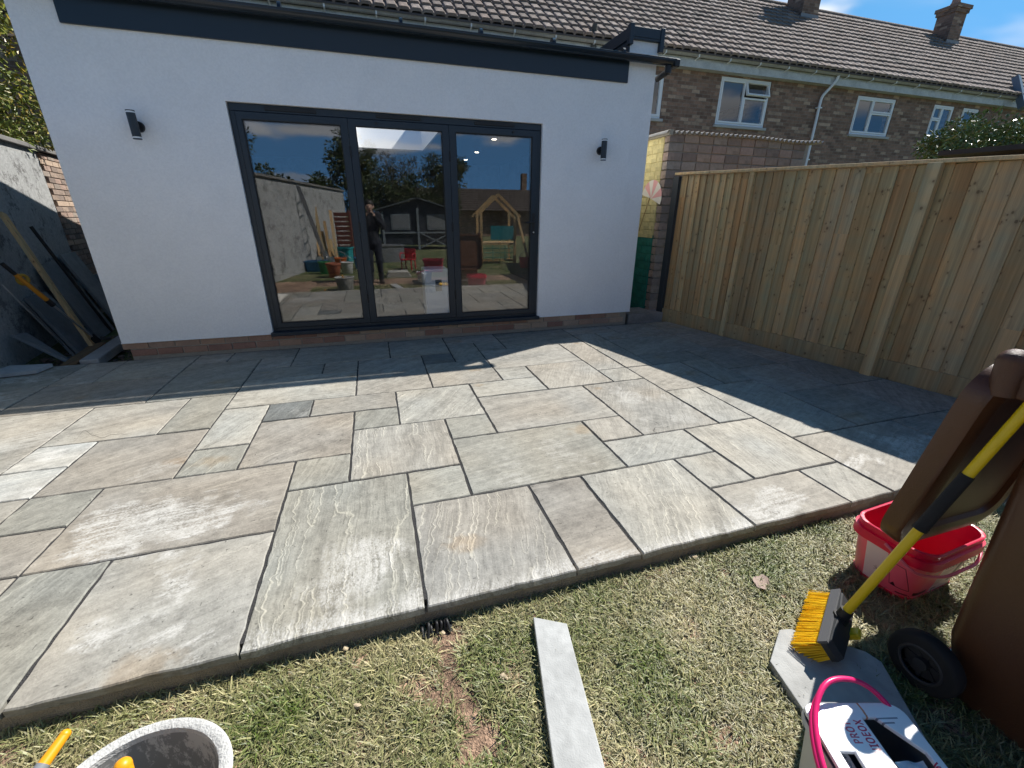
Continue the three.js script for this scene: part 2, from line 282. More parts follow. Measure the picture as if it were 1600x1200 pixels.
      cc[o] = e8(R); cc[o + 1] = e8(G); cc[o + 2] = e8(B); cc[o + 3] = 255;
      const H = 0.5 + 0.22 * ridge + 0.10 * band + 0.08 * band2 + 0.05 * lam + 0.04 * fine + 0.14 * mid + 0.12 * warp - 0.3 * ck;
      hh[o] = hh[o + 1] = hh[o + 2] = clamp(H) * 255; hh[o + 3] = 255;
    }
    info.push({ s, k, sh, px, py, PW, PH, r });
  }
  const mats = sheets.map(({ c, h }) => {
    const mk = (d, srgb) => { const t = new THREE.DataTexture(d, N, N, THREE.RGBAFormat); t.magFilter = THREE.LinearFilter; t.minFilter = THREE.LinearMipmapLinearFilter; t.generateMipmaps = true; if (srgb) t.colorSpace = THREE.SRGBColorSpace; t.needsUpdate = true; return t; };
    return phys(1, 1, 1, 0.74, { specularIntensity: 0.45, map: mk(c, true), bumpMap: mk(h, false), bumpScale: 0.0075 });
  });
  const J = 0.0055;
  for (const { s, k, sh, px, py, PW, PH, r } of info) {
    const [x0, x1, r0, r1] = s, X0 = UX + x0 * U1 + J, X1 = UX + x1 * U1 - J, Z0 = UZ - r1 * UZ1 + J, Z1 = UZ - r0 * UZ1 - (r0 === 0 ? 0 : J);
    const dy = (r() - 0.5) * 0.004, tx = (r() - 0.5) * 0.003, tz = (r() - 0.5) * 0.003;
    const pts = [], nx = Math.round((X1 - X0) / 0.05), nz = Math.round((Z1 - Z0) / 0.05);
    const jit = (q, t) => 0.0028 * vn(q * 9 + k * 7.7, t * 3.3) + 0.0016 * vn(q * 31 + k, t * 5) + (r0 === 0 && t === 2 ? 0.003 * vn(q * 3 + k, 4) : 0);
    for (let i = 0; i < nx; i++) pts.push([mix(X0, X1, i / nx), Z1 + jit(i, 2), 0, 1]);
    for (let i = 0; i < nz; i++) pts.push([X1 + jit(i, 3), mix(Z1, Z0, i / nz), 1, 0]);
    for (let i = 0; i < nx; i++) pts.push([mix(X1, X0, i / nx), Z0 + jit(i, 4), 0, -1]);
    for (let i = 0; i < nz; i++) pts.push([X0 + jit(i, 5), mix(Z0, Z1, i / nz), -1, 0]);
    // cut back to the line of the fence
    let cut = false; for (const p of pts) { const lim = fenceX(p[1]) - 0.075; if (p[0] > lim) { p[0] = lim; cut = true; } }
    const cx = (X0 + Math.min(X1, fenceX((Z0 + Z1) / 2) - 0.1)) / 2, cz = (Z0 + Z1) / 2;
    if (cx - X0 < 0.03) continue;
    const n = pts.length, pos = [], uvs = [], idx = [], ring = (inset, y) => { for (const p of pts) { const x = p[0] + Math.sign(cx - p[0]) * inset, z = p[1] + Math.sign(cz - p[1]) * inset; push(x, y, z); } };
    const push = (x, y, z) => { if (y === -0.034) { pos.push(x, y, z); uvs.push((px + clamp((x - UX - x0 * U1) / ((x1 - x0) * U1), 0.04, 0.96) * PW) / N, (py + clamp((z - (UZ - r1 * UZ1)) / ((r1 - r0) * UZ1), 0.08, 0.92) * PH) / N); return; } pos.push(x, y === -0.034 ? y : y + dy + tx * (x - cx) + tz * (z - cz), z); uvs.push((px + clamp((x - UX - x0 * U1) / ((x1 - x0) * U1), 0.01, 0.99) * PW) / N, (py + clamp((z - (UZ - r1 * UZ1)) / ((r1 - r0) * UZ1), 0.01, 0.99) * PH) / N); };
    ring(0, -0.034); ring(0, -0.005); ring(0.004, 0); push(cx, 0.0006, cz);
    for (let q = 0; q < 2; q++) for (let i = 0; i < n; i++) { const a = q * n + i, b = q * n + (i + 1) % n; idx.push(a, b, a + n, b, b + n, a + n); }
    for (let i = 0; i < n; i++) idx.push(2 * n + i, 2 * n + (i + 1) % n, 3 * n);
    let g = new THREE.BufferGeometry(); g.setAttribute('position', new THREE.Float32BufferAttribute(pos, 3)); g.setAttribute('uv', new THREE.Float32BufferAttribute(uvs, 2)); g.setIndex(idx);
    g = toCreasedNormals(g, 0.6);
    mesh('paving_slab', g, mats[sh], patio);
  }
  // mortar bed: dark jointing just under the slab faces, and a rough bed showing along the lawn edge
  mesh('jointing', bmap(extr([[-3.4, -5.0], [-3.4, -1.26], [fenceX(-1.26) - 0.08, -1.26], [fenceX(-5) - 0.08, -5.0]], 0.05).rotateX(Math.PI / 2).translate(0, -0.0065, 0)), M.jointing, patio);
  // rough mortar bed showing under the slabs along the lawn
  const bg = new THREE.BoxGeometry(8.0, 0.085, 0.1, 160, 3, 1).translate(0.7, -0.078, -1.285), bp = bg.attributes.position;
  for (let i = 0; i < bp.count; i++) if (bp.getZ(i) > -1.25) bp.setZ(i, -1.2245 + 0.005 * vn(bp.getX(i) * 9, bp.getY(i) * 30 + 9) + 0.002 * vn(bp.getX(i) * 40, bp.getY(i) * 60));
  bg.computeVertexNormals(); mesh('mortar_bed', bmap(bg), std(0.36, 0.30, 0.225, 0.95, { map: blotch, bumpMap: speckleH, bumpScale: 0.004 }), patio);
}

// ---------- the white rendered extension ----------
const ZW = -5.012, EX0 = -2.475, EX1 = 3.245, ZB = -10.45;
const DX0 = -1.127, DX1 = 1.905, DY0 = 0.172, DY1 = 2.307;
const house = thing('house_extension', 'white rendered single storey extension with dark grey fascia and glazed doors', 'house');
{
  // front wall with the door opening, sides, back
  const front = extr([[EX0, 0.172], [DX0, 0.172], [DX0, DY1], [DX1, DY1], [DX1, 0.172], [EX1, 0.172], [EX1, 3.15], [2.89, 3.15], [2.89, 2.90], [-2.16, 2.90], [-2.16, 3.15], [EX0, 3.15]], 0.28).translate(0, 0, ZW - 0.28);
  const left = bx(EX0, EX0 + 0.30, -0.1, 3.15, ZB, ZW - 0.282), right = bx(EX1 - 0.30, EX1, -0.1, 3.15, ZB, ZW - 0.282);
  const w = mesh('wall', bmap([front, left, right]), M.render, house);
  // thin white bead along the foot of the render
  mesh('bell_bead', bx(EX0 - 0.004, DX0 - 0.01, 0.166, 0.173, ZW - 0.05, ZW + 0.006), M.upvc, house);
  mesh('bell_bead', bx(DX1 + 0.01, EX1 + 0.004, 0.166, 0.173, ZW - 0.05, ZW + 0.006), M.upvc, house);
  // brick plinth, two courses of single bricks
  const pl = mesh('plinth', bmap([bx(EX0 + 0.03, EX1 - 0.02, -0.1, 0.168, ZW - 0.14, ZW - 0.052)]), std(0.40, 0.36, 0.30, 0.95, { map: speckle }), house);
  const geos = [0, 1, 2, 3].map(k => bmap(rbx(-0.1075, 0.1075, -0.0325, 0.0325, -0.05, 0.05, 0.004, 1), k * 0.31, k * 0.17));
  for (let c = 0; c < 2; c++) {
    const y = 0.052 + c * 0.076 - (c ? 0 : 0.0);
    let x = EX0 + 0.03 + (c ? 0.054 : 0.11); let k = c * 3;
    for (; x < EX1; x += 0.2255, k++) {
      const b = mesh('brick', geos[k % 4], brickMat[Math.floor(rand(0, 5))], pl); b.position.set(x, y + rand(-0.0015, 0.0015), ZW - 0.092 + rand(-0.002, 0.002));
      if (x + 0.1075 > EX1 - 0.005) { b.scale.x = Math.max(0.3, (EX1 - 0.01 - x + 0.1075) / 0.215); b.position.x = EX1 - 0.01 - 0.1075 * b.scale.x; }
    }
    if (c) { const b = mesh('brick', geos[1], brickMat[0], pl); b.scale.x = 0.22; b.position.set(EX0 + 0.026, y, ZW - 0.092); }
  }
  // fascia, gutter, caps of the two end blocks
  mesh('fascia', rbx(-2.158, 2.888, 2.752, 2.985, ZW + 0.002, ZW + 0.024, 0.003), M.anthracite, house);
  const gp = []; for (let i = 0; i <= 14; i++) { const t = Math.PI * i / 14; gp.push([-Math.cos(t) * 0.056, -Math.sin(t) * 0.056]); }
  for (let i = 14; i >= 0; i--) { const t = Math.PI * i / 14; gp.push([-Math.cos(t) * 0.053, -Math.sin(t) * 0.053]); }
  const gl = (x0, x1) => extr(gp, x1 - x0).rotateY(Math.PI / 2).translate(x0, 2.985, ZW + 0.088);
  const gut = mesh('gutter', [gl(-2.52, 3.40), rod([-2.52, 2.985, ZW + 0.141], [3.40, 2.985, ZW + 0.141], 0.006)], M.gutter, house);
  for (const x of [-1.62, -0.55, 0.45, 1.2, 1.95, 2.75]) mesh('gutter_joint', new THREE.CylinderGeometry(0.06, 0.06, 0.028, 20, 1, false, Math.PI * 0, Math.PI).rotateZ(Math.PI / 2).rotateX(Math.PI / 2 * 0).translate(x, 2.983, ZW + 0.088), M.gutter, gut);
  mesh('gutter_end', rbx(3.385, 3.45, 2.915, 2.99, ZW + 0.03, ZW + 0.148, 0.012), M.black, gut);
  mesh('gutter_outlet', [rod([3.34, 2.93, ZW + 0.088], [3.34, 2.86, ZW + 0.088], 0.038), rod([3.34, 2.875, ZW + 0.088], [3.29, 2.83, ZW - 0.04], 0.03)], M.black, gut);
  for (const [a, b] of [[EX0, -2.16], [2.89, EX1]]) {
    mesh('parapet', bmap([bx(a + 0.002, b - 0.002, 3.13, 3.15, ZB, ZW - 0.285)]), M.render, house);
    mesh('parapet_cap', [rbx(a - 0.03, b + 0.03, 3.15, 3.172, ZB, ZW + 0.035, 0.004), rbx(a - 0.03, b + 0.03, 3.172, 3.262, ZW + 0.02, ZW + 0.036, 0.004), rbx(a - 0.03, a - 0.012, 3.165, 3.262, ZB, ZW + 0.02, 0.004), rbx(b + 0.012, b + 0.03, 3.10, 3.262, ZB, ZW + 0.02, 0.004), bx(a - 0.01, b + 0.01, 3.174, 3.25, ZB, ZW + 0.018)], M.anthracite, house);
  }
  for (const [x, s] of [[2.888, -1], [-2.158, 1]]) mesh('flashing', bx(Math.min(x, x + s * 0.012), Math.max(x, x + s * 0.012), 2.96, 3.20, ZB, ZW + 0.0), M.anthracite, house);
  // corner post of the cap, stands a little proud
  mesh('cap_corner', rbx(2.855, 2.90, 3.10, 3.285, ZW - 0.02, ZW + 0.045, 0.004), M.anthracite, house); mesh('cap_corner', rbx(3.235, 3.285, 3.06, 3.275, ZW - 0.02, ZW + 0.045, 0.004), M.anthracite, house);
  // roof with a roof light, ceiling, shaft
  const SX0 = -0.06, SX1 = 1.02, SZ0 = -8.66, SZ1 = -6.2;
  const ringOf = (y0, y1, x0, x1, z0, z1, back = SZ0) => [bx(x0, SX0, y0, y1, z0, z1), bx(SX1, x1, y0, y1, z0, z1), bx(SX0, SX1, y0, y1, z0, back), bx(SX0, SX1, y0, y1, SZ1, z1)];
  mesh('roof', ringOf(2.93, 3.0, -2.145, 2.875, ZB, ZW - 0.001, SZ0 - 0.52), std(0.03, 0.033, 0.036, 0.8), house);
  mesh('ceiling', ringOf(2.42, 2.44, -2.17, 2.94, ZB, ZW - 0.29), std(0.09, 0.095, 0.10, 0.9), house);  // ceiling coloured dark, so the dimness of the room is in its colour
  mesh('roof_light', [bx(SX0 - 0.03, SX0 - 0.002, 2.441, 3.09, SZ0 - 0.5, SZ1), bx(SX1 + 0.002, SX1 + 0.03, 2.441, 3.09, SZ0 - 0.5, SZ1), extr([[-SZ0 + 0.002, 2.441], [-SZ0 + 0.52, 3.09], [-SZ0 + 0.56, 3.09], [-SZ0 + 0.04, 2.441]], SX1 - SX0 + 0.06).rotateY(Math.PI / 2).translate(SX0 - 0.03, 0, 0), bx(SX0 - 0.03, SX1 + 0.03, 2.441, 3.09, SZ1 + 0.002, SZ1 + 0.03)], M.white, house);
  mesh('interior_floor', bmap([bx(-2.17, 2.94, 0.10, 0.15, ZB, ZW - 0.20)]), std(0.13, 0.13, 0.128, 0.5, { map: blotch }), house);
  mesh('interior_wall', bmap([bx(-2.172, -2.14, 0.151, 2.419, ZB, ZW - 0.29), bx(2.91, 2.942, 0.151, 2.419, ZB, ZW - 0.29), bx(-2.14, 2.91, 0.151, 2.419, ZB, ZB + 0.1)]), std(0.10, 0.10, 0.105, 0.9, { map: blotch }), house);  // walls and floor darkened in colour too, standing in for an unlit room
  // three lit ceiling spots
  for (const [x, z] of [[1.85, -6.85], [1.92, -8.29], [1.95, -9.43]]) {
    const sp = mesh('ceiling_spotlight', new THREE.CylinderGeometry(0.045, 0.045, 0.012, 20).translate(x, 2.413, z), M.white, house);
    mesh('lamp_face', new THREE.CylinderGeometry(0.034, 0.034, 0.004, 20).translate(x, 2.404, z), new THREE.MeshStandardMaterial({ color: 0x000000, emissive: rgb(1, 0.9, 0.72), emissiveIntensity: 6 }), sp);
    const l = new THREE.SpotLight(rgb(1, 0.9, 0.75), 1.2, 6, 0.9, 0.6); l.position.set(x, 2.395, z); l.target.position.set(x, 0, z); l.castShadow = true; scene.add(l, l.target);
  }
}
// the bifold door: outer frame, three sashes with double glazing
{
  const zf = ZW - 0.035, zb = zf - 0.07, yTop = DY1 - 0.002, yBot = 0.208;
  const door = mesh('bifold_door', [
    rbx(DX0 + 0.004, DX1 - 0.004, yTop - 0.062, yTop, zb, zf, 0.003), rbx(DX0 + 0.004, DX0 + 0.05, yBot, yTop - 0.063, zb, zf, 0.003), rbx(DX1 - 0.05, DX1 - 0.004, yBot, yTop - 0.063, zb, zf, 0.003), rbx(DX0 + 0.004, DX1 - 0.004, yBot - 0.03, yBot + 0.012, zb, zf, 0.003)], M.anthracite, house, 'dark grey aluminium folding door of three glazed leaves');
  mesh('sill', [rbx(DX0 - 0.012, DX1 + 0.012, 0.174, 0.19, zb - 0.02, ZW + 0.045, 0.003), rbx(DX0 - 0.012, DX1 + 0.012, 0.150, 0.182, ZW + 0.035, ZW + 0.047, 0.003)], M.anthracite, door);
  const leaf = [[-1.029, -0.184], [-0.048, 0.802], [0.943, 1.798]];
  const outer = [[DX0 + 0.052, -0.1175], [-0.1145, 0.871], [0.874, DX1 - 0.052]];
  const y0 = 0.272, y1 = 2.178, ya = yBot + 0.016, yb = yTop - 0.066;
  for (let k = 0; k < 3; k++) {
    const [gx0, gx1] = leaf[k], [ox0, ox1] = outer[k], zs = zf + 0.008;
    const sash = mesh('sash', extr(rect(ox0, ox1, ya, yb), 0.066, [rect(gx0, gx1, y0, y1)], 0.003).translate(0, 0, zs - 0.066), M.anthracite, door);
    const bead = mesh('glazing_bead', extr(rect(gx0 - 0.004, gx1 + 0.004, y0 - 0.004, y1 + 0.004), 0.008, [rect(gx0 + 0.008, gx1 - 0.008, y0 + 0.008, y1 - 0.008)]).translate(0, 0, zs - 0.014), M.black, door);
    for (const dz of [0.016, 0.040]) {
      const p = mesh('pane', new THREE.PlaneGeometry(gx1 - gx0 - 0.002, y1 - y0 - 0.002).translate((gx0 + gx1) / 2, (y0 + y1) / 2, zs - dz), M.pane, door);
    }
    mesh('trickle_vent', rbx((gx0 + gx1) / 2 - 0.22, (gx0 + gx1) / 2 + 0.22, yTop - 0.045, yTop - 0.015, zf, zf + 0.012, 0.003), M.black, door);
    if (k) mesh('lock_knob', new THREE.CylinderGeometry(0.013, 0.013, 0.012, 16).rotateX(Math.PI / 2).translate(gx0 + (k === 1 ? 0.2 : 0.63), y1 + 0.035, zs + 0.006), M.black, door);
    if (k < 2) for (const y of [0.5, 1.25, 1.95]) mesh('hinge', rod([ox1 + 0.0015, y - 0.05, zs + 0.006], [ox1 + 0.0015, y + 0.05, zs + 0.006], 0.008), M.black, door);
  }
  mesh('handle', [rbx(1.815, 1.845, 1.16, 1.40, zf + 0.009, zf + 0.019, 0.004), rod([1.83, 1.30, zf + 0.015], [1.83, 1.30, zf + 0.06], 0.009), tube([[1.83, 1.30, zf + 0.06], [1.80, 1.30, zf + 0.065], [1.72, 1.297, zf + 0.062]], 0.009, 12)], M.black, door);
  mesh('lock_cylinder', rod([1.83, 1.19, zf + 0.018], [1.83, 1.19, zf + 0.028], 0.009), M.steel, door);
}
// the two wall lights
for (const [x, y, label] of [[-1.828, 2.064, 'black up and down wall light to the left of the glazed doors'], [2.616, 2.074, 'black up and down wall light to the right of the glazed doors']]) {
  const t = thing('wall_light', label, 'wall light', [x, y, ZW], 0, 'wall lights beside the doors');
  mesh('backplate', new THREE.CylinderGeometry(0.042, 0.042, 0.028, 28).rotateX(Math.PI / 2).translate(0, 0, 0.014), M.black, t);
  mesh('stem', rod([0, 0, 0.026], [0, 0, 0.07], 0.016), M.black, t);
  mesh('lamp_body', new THREE.LatheGeometry([[0.026, -0.088], [0.032, -0.088], [0.032, 0.088], [0.026, 0.088], [0.026, 0.07], [0.0, 0.07]].map(p => new THREE.Vector2(...p)), 28).translate(0, 0, 0.10), std(0.02, 0.026, 0.032, 0.4), t);
  for (const s of [-1, 1]) {
    mesh('glass_ring', new THREE.CylinderGeometry(0.0285, 0.0285, 0.014, 24).translate(0, s * 0.094, 0.10), std(0.85, 0.86, 0.86, 0.3), t);
    mesh('end_cap', new THREE.CylinderGeometry(0.032, 0.032, 0.007, 28).translate(0, s * 0.104, 0.10), std(0.02, 0.026, 0.032, 0.4), t);
  }
}

// ---------- the terrace behind ----------
const HZ = -10.5, EAVE = 4.86, RZ = -14.0, RY = 7.79;
const brickSheet = (() => {
  const W = 1024, BW = 128, BH = 42.6667, r = rng(77), tone = [];   // 8 bricks across 1.8 m, 24 courses up 1.8 m
  for (let i = 0; i < 24 * 8; i++) { const q = r(), k = q < 0.16 ? [0.36, 0.255, 0.18] : q < 0.5 ? [0.185, 0.115, 0.082] : [0.245, 0.15, 0.105], v = 0.8 + 0.4 * r(); tone.push(k.map(c => c * v)); }
  return tex(W, W, 1.8, (i, j) => {
    const row = Math.floor(j / BH), x = (i + (row % 2) * BW / 2) % W, col = Math.floor(x / BW), fx = x - col * BW, fy = j - row * BH;
    const n = 1 + 0.2 * vn(pn(i, W, 256), pn(j, W, 256)) + 0.15 * vn(pn(i, W, 32), pn(j, W, 32));
    if (fx < 6 || fy < 6) return [0.22 * n, 0.18 * n, 0.145 * n];
    return tone[row * 8 + col].map(c => c * n);
  });
})();
const houseBrick = std(1, 1, 1, 0.95, { map: brickSheet });
const curtain = std(0.30, 0.32, 0.34, 0.9);
function tileGeo() {             // one interlocking tile: shallow pan with a roll on one side, 0.30 wide, 0.36 long
  const prof = [[0, -0.020], [0.022, -0.022], [0.034, 0.008], [0.06, 0.015], [0.175, 0.016], [0.196, 0.008], [0.207, -0.016], [0.229, -0.020]], L = 0.40, pos = [], n = prof.length;
  const P = (x, y, l) => [x - 0.1145, y, l];
  const quad = (a, b, c, d) => pos.push(...a, ...b, ...c, ...a, ...c, ...d);
  for (let i = 0; i < n - 1; i++) { const [x0, y0] = prof[i], [x1, y1] = prof[i + 1]; quad(P(x0, y0 + 0.03, 0), P(x1, y1 + 0.03, 0), P(x1, y1 + 0.03, -L), P(x0, y0 + 0.03, -L)); quad(P(x0, y0 - 0.022, 0), P(x1, y1 - 0.022, 0), P(x1, y1 + 0.03, 0), P(x0, y0 + 0.03, 0)); }
  
  const g = new THREE.BufferGeometry(); g.setAttribute('position', new THREE.Float32BufferAttribute(pos, 3)); g.computeVertexNormals(); return bmap(g);
}
const tileShape = tileGeo();
const tileMats = [[0.25, 0.198, 0.168], [0.31, 0.255, 0.222], [0.20, 0.162, 0.14], [0.275, 0.208, 0.17], [0.14, 0.118, 0.10]].map(c => std(...c, 0.95, { map: blotch, bumpMap: speckleH, bumpScale: 0.004 }));
function terrace(label, X0, X1, wins, near, nearX) {
  const h = thing('terraced_house', label, 'house', [0, 0, 0], 0, 'brick houses of the terrace behind');
  const holes = wins.map(([a, b, c, d]) => rect(a, b, c, d));
  mesh('wall', bmap([extr(rect(X0, X1, -0.1, EAVE), 0.25, holes).translate(0, 0, HZ - 0.25), bx(X0, X1, -0.1, EAVE, -17.6, -17.4)]), houseBrick, h);
  mesh('gable_wall', bmap([bx(X0, X0 + 0.2, -0.1, EAVE - 0.01, -17.39, HZ - 0.251), bx(X1 - 0.2, X1, -0.1, EAVE - 0.01, -17.39, HZ - 0.251)]), houseBrick, h);
  mesh('upper_room', bmap([bx(X0 + 0.21, X1 - 0.21, 2.5, 2.6, -14.6, HZ - 0.252), bx(X0 + 0.21, X1 - 0.21, 4.70, 4.78, -14.6, HZ - 0.252), bx(X0 + 0.21, X1 - 0.21, 2.61, 4.69, -14.7, -14.6)]), std(0.55, 0.53, 0.50, 0.9), h);
  const roof = mesh('roof', [(() => { const g = extr([[-RZ, RY - 0.03], [10.14, 4.91], [10.14, 4.88], [-RZ, RY - 0.12], [17.86, 4.88], [17.86, 4.91]], X1 - X0); return g.rotateY(Math.PI / 2).translate(X0, 0, 0); })()], std(0.10, 0.085, 0.08, 0.95), h);
  const slope = Math.atan2(RY - 4.93, -RZ - 10.16), L = Math.hypot(RY - 4.93, -RZ - 10.16), rows = Math.floor(L / 0.325), list = [];
  const r = rng(Math.round(X0 * 10) + 400);
  for (let q = 0; q < rows; q++) for (let x = X0 + 0.1125; x < X1 - 0.05; x += 0.225) {
    const s = q * 0.325, y = 4.925 + Math.sin(slope) * s, z = -10.12 - Math.cos(slope) * s;
    if (z < -13.95) continue;
    list.push({ x: x + (r() - 0.5) * 0.006, y: y + 0.022 + (r() - 0.5) * 0.008, z, rx: slope - 0.115 + (r() - 0.5) * 0.02, rz: (r() - 0.5) * 0.018, m: Math.floor(r() * r() * 5), d: Math.hypot(x - nearX, y - 1.4, z) });
  }
  list.sort((a, b) => a.d - b.d);
  const inst = new THREE.InstancedMesh(tileShape, tileMats[0].clone(), Math.max(1, list.length - 300)); inst.material.color.setRGB(1, 1, 1);
  inst.name = 'roof_tiles'; inst.userData.kind = 'stuff'; inst.castShadow = inst.receiveShadow = true; roof.add(inst);
  const D = new THREE.Object3D();
  list.forEach((t, i) => {
    if (i < 300) { const o = mesh('tile', tileShape, tileMats[t.m], roof); o.position.set(t.x, t.y, t.z); o.rotation.set(t.rx, 0, t.rz); }
    else { D.position.set(t.x, t.y, t.z); D.rotation.set(t.rx, 0, t.rz); D.updateMatrix(); inst.setMatrixAt(i - 300, D.matrix); const c = tileMats[t.m].color; inst.setColorAt(i - 300, c); }
  });
  mesh('ridge', [rod([X0, RY - 0.03, RZ], [X1, RY - 0.03, RZ], 0.10, 0.10, 12)], tileMats[2], roof);
  // fascia, half round gutter with brackets
  mesh('fascia', bmap([bx(X0, X1, 4.66, 4.85, -10.33, -10.30), bx(X0, X1, 4.66, 4.68, -10.49, -10.331)]), M.pvcGutter, h);
  const gp = []; for (let i = 0; i <= 10; i++) { const t = Math.PI * i / 10; gp.push([-Math.cos(t) * 0.062, -Math.sin(t) * 0.062]); } for (let i = 10; i >= 0; i--) { const t = Math.PI * i / 10; gp.push([-Math.cos(t) * 0.057, -Math.sin(t) * 0.057]); }
  const gut = mesh('gutter', bmap([extr(gp, X1 - X0 - 0.01).rotateY(Math.PI / 2).translate(X0, 4.90, -10.225)]), std(0.42, 0.41, 0.38, 0.7, { map: blotch }), h);
  for (let x = X0 + 0.5; x < X1; x += 0.9) mesh('gutter_bracket', [beam([x, 4.90, -10.16], [x, 4.835, -10.17], 0.03, 0.012, [0, 0, 1]), beam([x, 4.835, -10.17], [x, 4.80, -10.30], 0.03, 0.012, [0, 1, 0])], M.upvc, gut);
  return h;
}
function windowOf(h, x0, x1, y0, y1, bars, openTop) {   // frame with its mullion, transom, panes and sill
  const z = HZ - 0.09, f = 0.055, parts = [extr(rect(x0 + 0.004, x1 - 0.004, y0 + 0.004, y1 - 0.004), 0.07, [rect(x0 + f, x1 - f, y0 + f, y1 - f)], 0.004).translate(0, 0, z)];
  const w = mesh('window', parts, M.upvc, h);
  for (const [a, b, c, d, tilt] of bars) {
    const g = new THREE.Group(); const X0 = mix(x0 + f, x1 - f, a), X1 = mix(x0 + f, x1 - f, b), Y0 = mix(y0 + f, y1 - f, c), Y1 = mix(y0 + f, y1 - f, d), s = 0.035;
    const sash = mesh('casement', extr(rect(X0 + 0.003, X1 - 0.003, Y0 + 0.003 - Y1, Y1 - 0.003 - Y1), 0.05, [rect(X0 + s + 0.01, X1 - s - 0.01, Y0 + s + 0.01 - Y1, Y1 - s - 0.01 - Y1)], 0.004), M.upvc, w);
    sash.position.set(0, Y1, z + 0.03); if (tilt) sash.rotation.x = -tilt;
    const p = mesh('pane', new THREE.PlaneGeometry(X1 - X0 - 2 * s, Y1 - Y0 - 2 * s).translate((X0 + X1) / 2, (Y0 - Y1) / 2, 0.02), M.pane, w);
    p.position.set(0, Y1, z + 0.03); if (tilt) p.rotation.x = -tilt;
  }
  mesh('sill', rbx(x0 - 0.05, x1 + 0.05, y0 - 0.06, y0 + 0.003, HZ - 0.1, HZ + 0.06, 0.008), std(0.4, 0.4, 0.38, 0.8), w);
}
const hA = terrace('near brick terraced house with tiled roof directly behind the extension', -9, 11.925, [[5.5, 7.06, 3.60, 4.50], [8.70, 10.28, 3.58, 4.63]], true, 6);
windowOf(hA, 5.5, 7.06, 3.60, 4.50, [[0, 0.5, 0, 1], [0.5, 1, 0, 1]]);
windowOf(hA, 8.70, 10.28, 3.58, 4.63, [[0, 0.5, 0, 1], [0.5, 1, 0, 0.64], [0.5, 1, 0.64, 1, 0.32]]);
const hB = terrace('far brick terraced house with casement windows beyond the white downpipe', 11.927, 34, [[13.38, 14.9, 3.61, 4.56], [16.53, 17.44, 3.61, 4.56], [17.85, 18.6, 4.05, 4.56]], false, 14);
windowOf(hB, 13.38, 14.9, 3.61, 4.56, [[0, 0.43, 0, 1], [0.43, 1, 0, 0.62], [0.43, 1, 0.62, 1]]);
windowOf(hB, 16.53, 17.44, 3.61, 4.56, [[0, 0.45, 0, 0.62], [0, 0.45, 0.62, 1], [0.45, 1, 0, 1]]);
windowOf(hB, 17.85, 18.6, 4.05, 4.56, [[0, 1, 0, 1]]);
function chimney(h, x0, x1, z0, z1, yTop, pot) {
  const c = mesh('chimney', bmap([bx(x0, x1, 6.6, yTop - 0.22, z0, z1), bx(x0 - 0.04, x1 + 0.04, yTop - 0.22, yTop - 0.11, z0 - 0.04, z1 + 0.04), bx(x0 - 0.08, x1 + 0.08, yTop - 0.11, yTop, z0 - 0.08, z1 + 0.08)]), houseBrick, h);
  mesh('lead_flashing', bx(x0 - 0.03, x1 + 0.03, 7.02, 7.30, z1 + 0.001, z1 + 0.02), std(0.24, 0.25, 0.26, 0.6), c);
  mesh('flaunching', new THREE.CylinderGeometry(0.16, 0.36, 0.1, 4).rotateY(Math.PI / 4).translate((x0 + x1) / 2, yTop + 0.05, (z0 + z1) / 2), M.mortar, c);
  for (const px of pot) mesh('chimney_pot', new THREE.LatheGeometry([[0.13, 0], [0.15, 0.04], [0.12, 0.1], [0.105, 0.42], [0.13, 0.46], [0.13, 0.52], [0.10, 0.52], [0.09, 0.1]].map(p => new THREE.Vector2(...p)), 18).translate(px, yTop + 0.06, (z0 + z1) / 2), brickMat[0], c);
}
chimney(hB, 13.5, 14.15, -13.8, -13.15, 9.0, [13.7, 14.0]);
chimney(hB, 20.25, 20.85, -13.7, -13.15, 8.32, [20.55]);
// downpipe at the party line: a swan neck and a long run
{ const p = mesh('downpipe', [tube([[12.15, 4.86, -10.225], [12.15, 4.76, -10.25], [12.08, 4.6, -10.33], [11.98, 4.4, -10.42], [11.97, 4.25, -10.43], [11.97, 3.9, -10.43]], 0.035, 30, 10), rod([11.97, 3.95, -10.43], [11.97, 0, -10.43], 0.034)], M.upvc, hA);
  for (const y of [4.15, 2.9, 1.4]) mesh('pipe_clip', [rbx(11.90, 12.04, y - 0.015, y + 0.015, -10.49, -10.39, 0.005)], M.upvc, p); }
mesh('vent_pipe', [rod([5.02, 4.4, -10.26], [5.02, 5.18, -10.26], 0.055, 0.055, 16), rod([5.02, 4.70, -10.26], [5.02, 4.80, -10.26], 0.068, 0.068, 16)], std(0.10, 0.095, 0.08, 0.9, { map: blotch }), hA);
mesh('metal_flue', beam([19.55, 4.55, -9.95], [19.75, 5.5, -10.5], 0.16, 0.16, [0, 0, 1]), std(0.2, 0.24, 0.27, 0.4, { metalness: 0.5 }), hB);

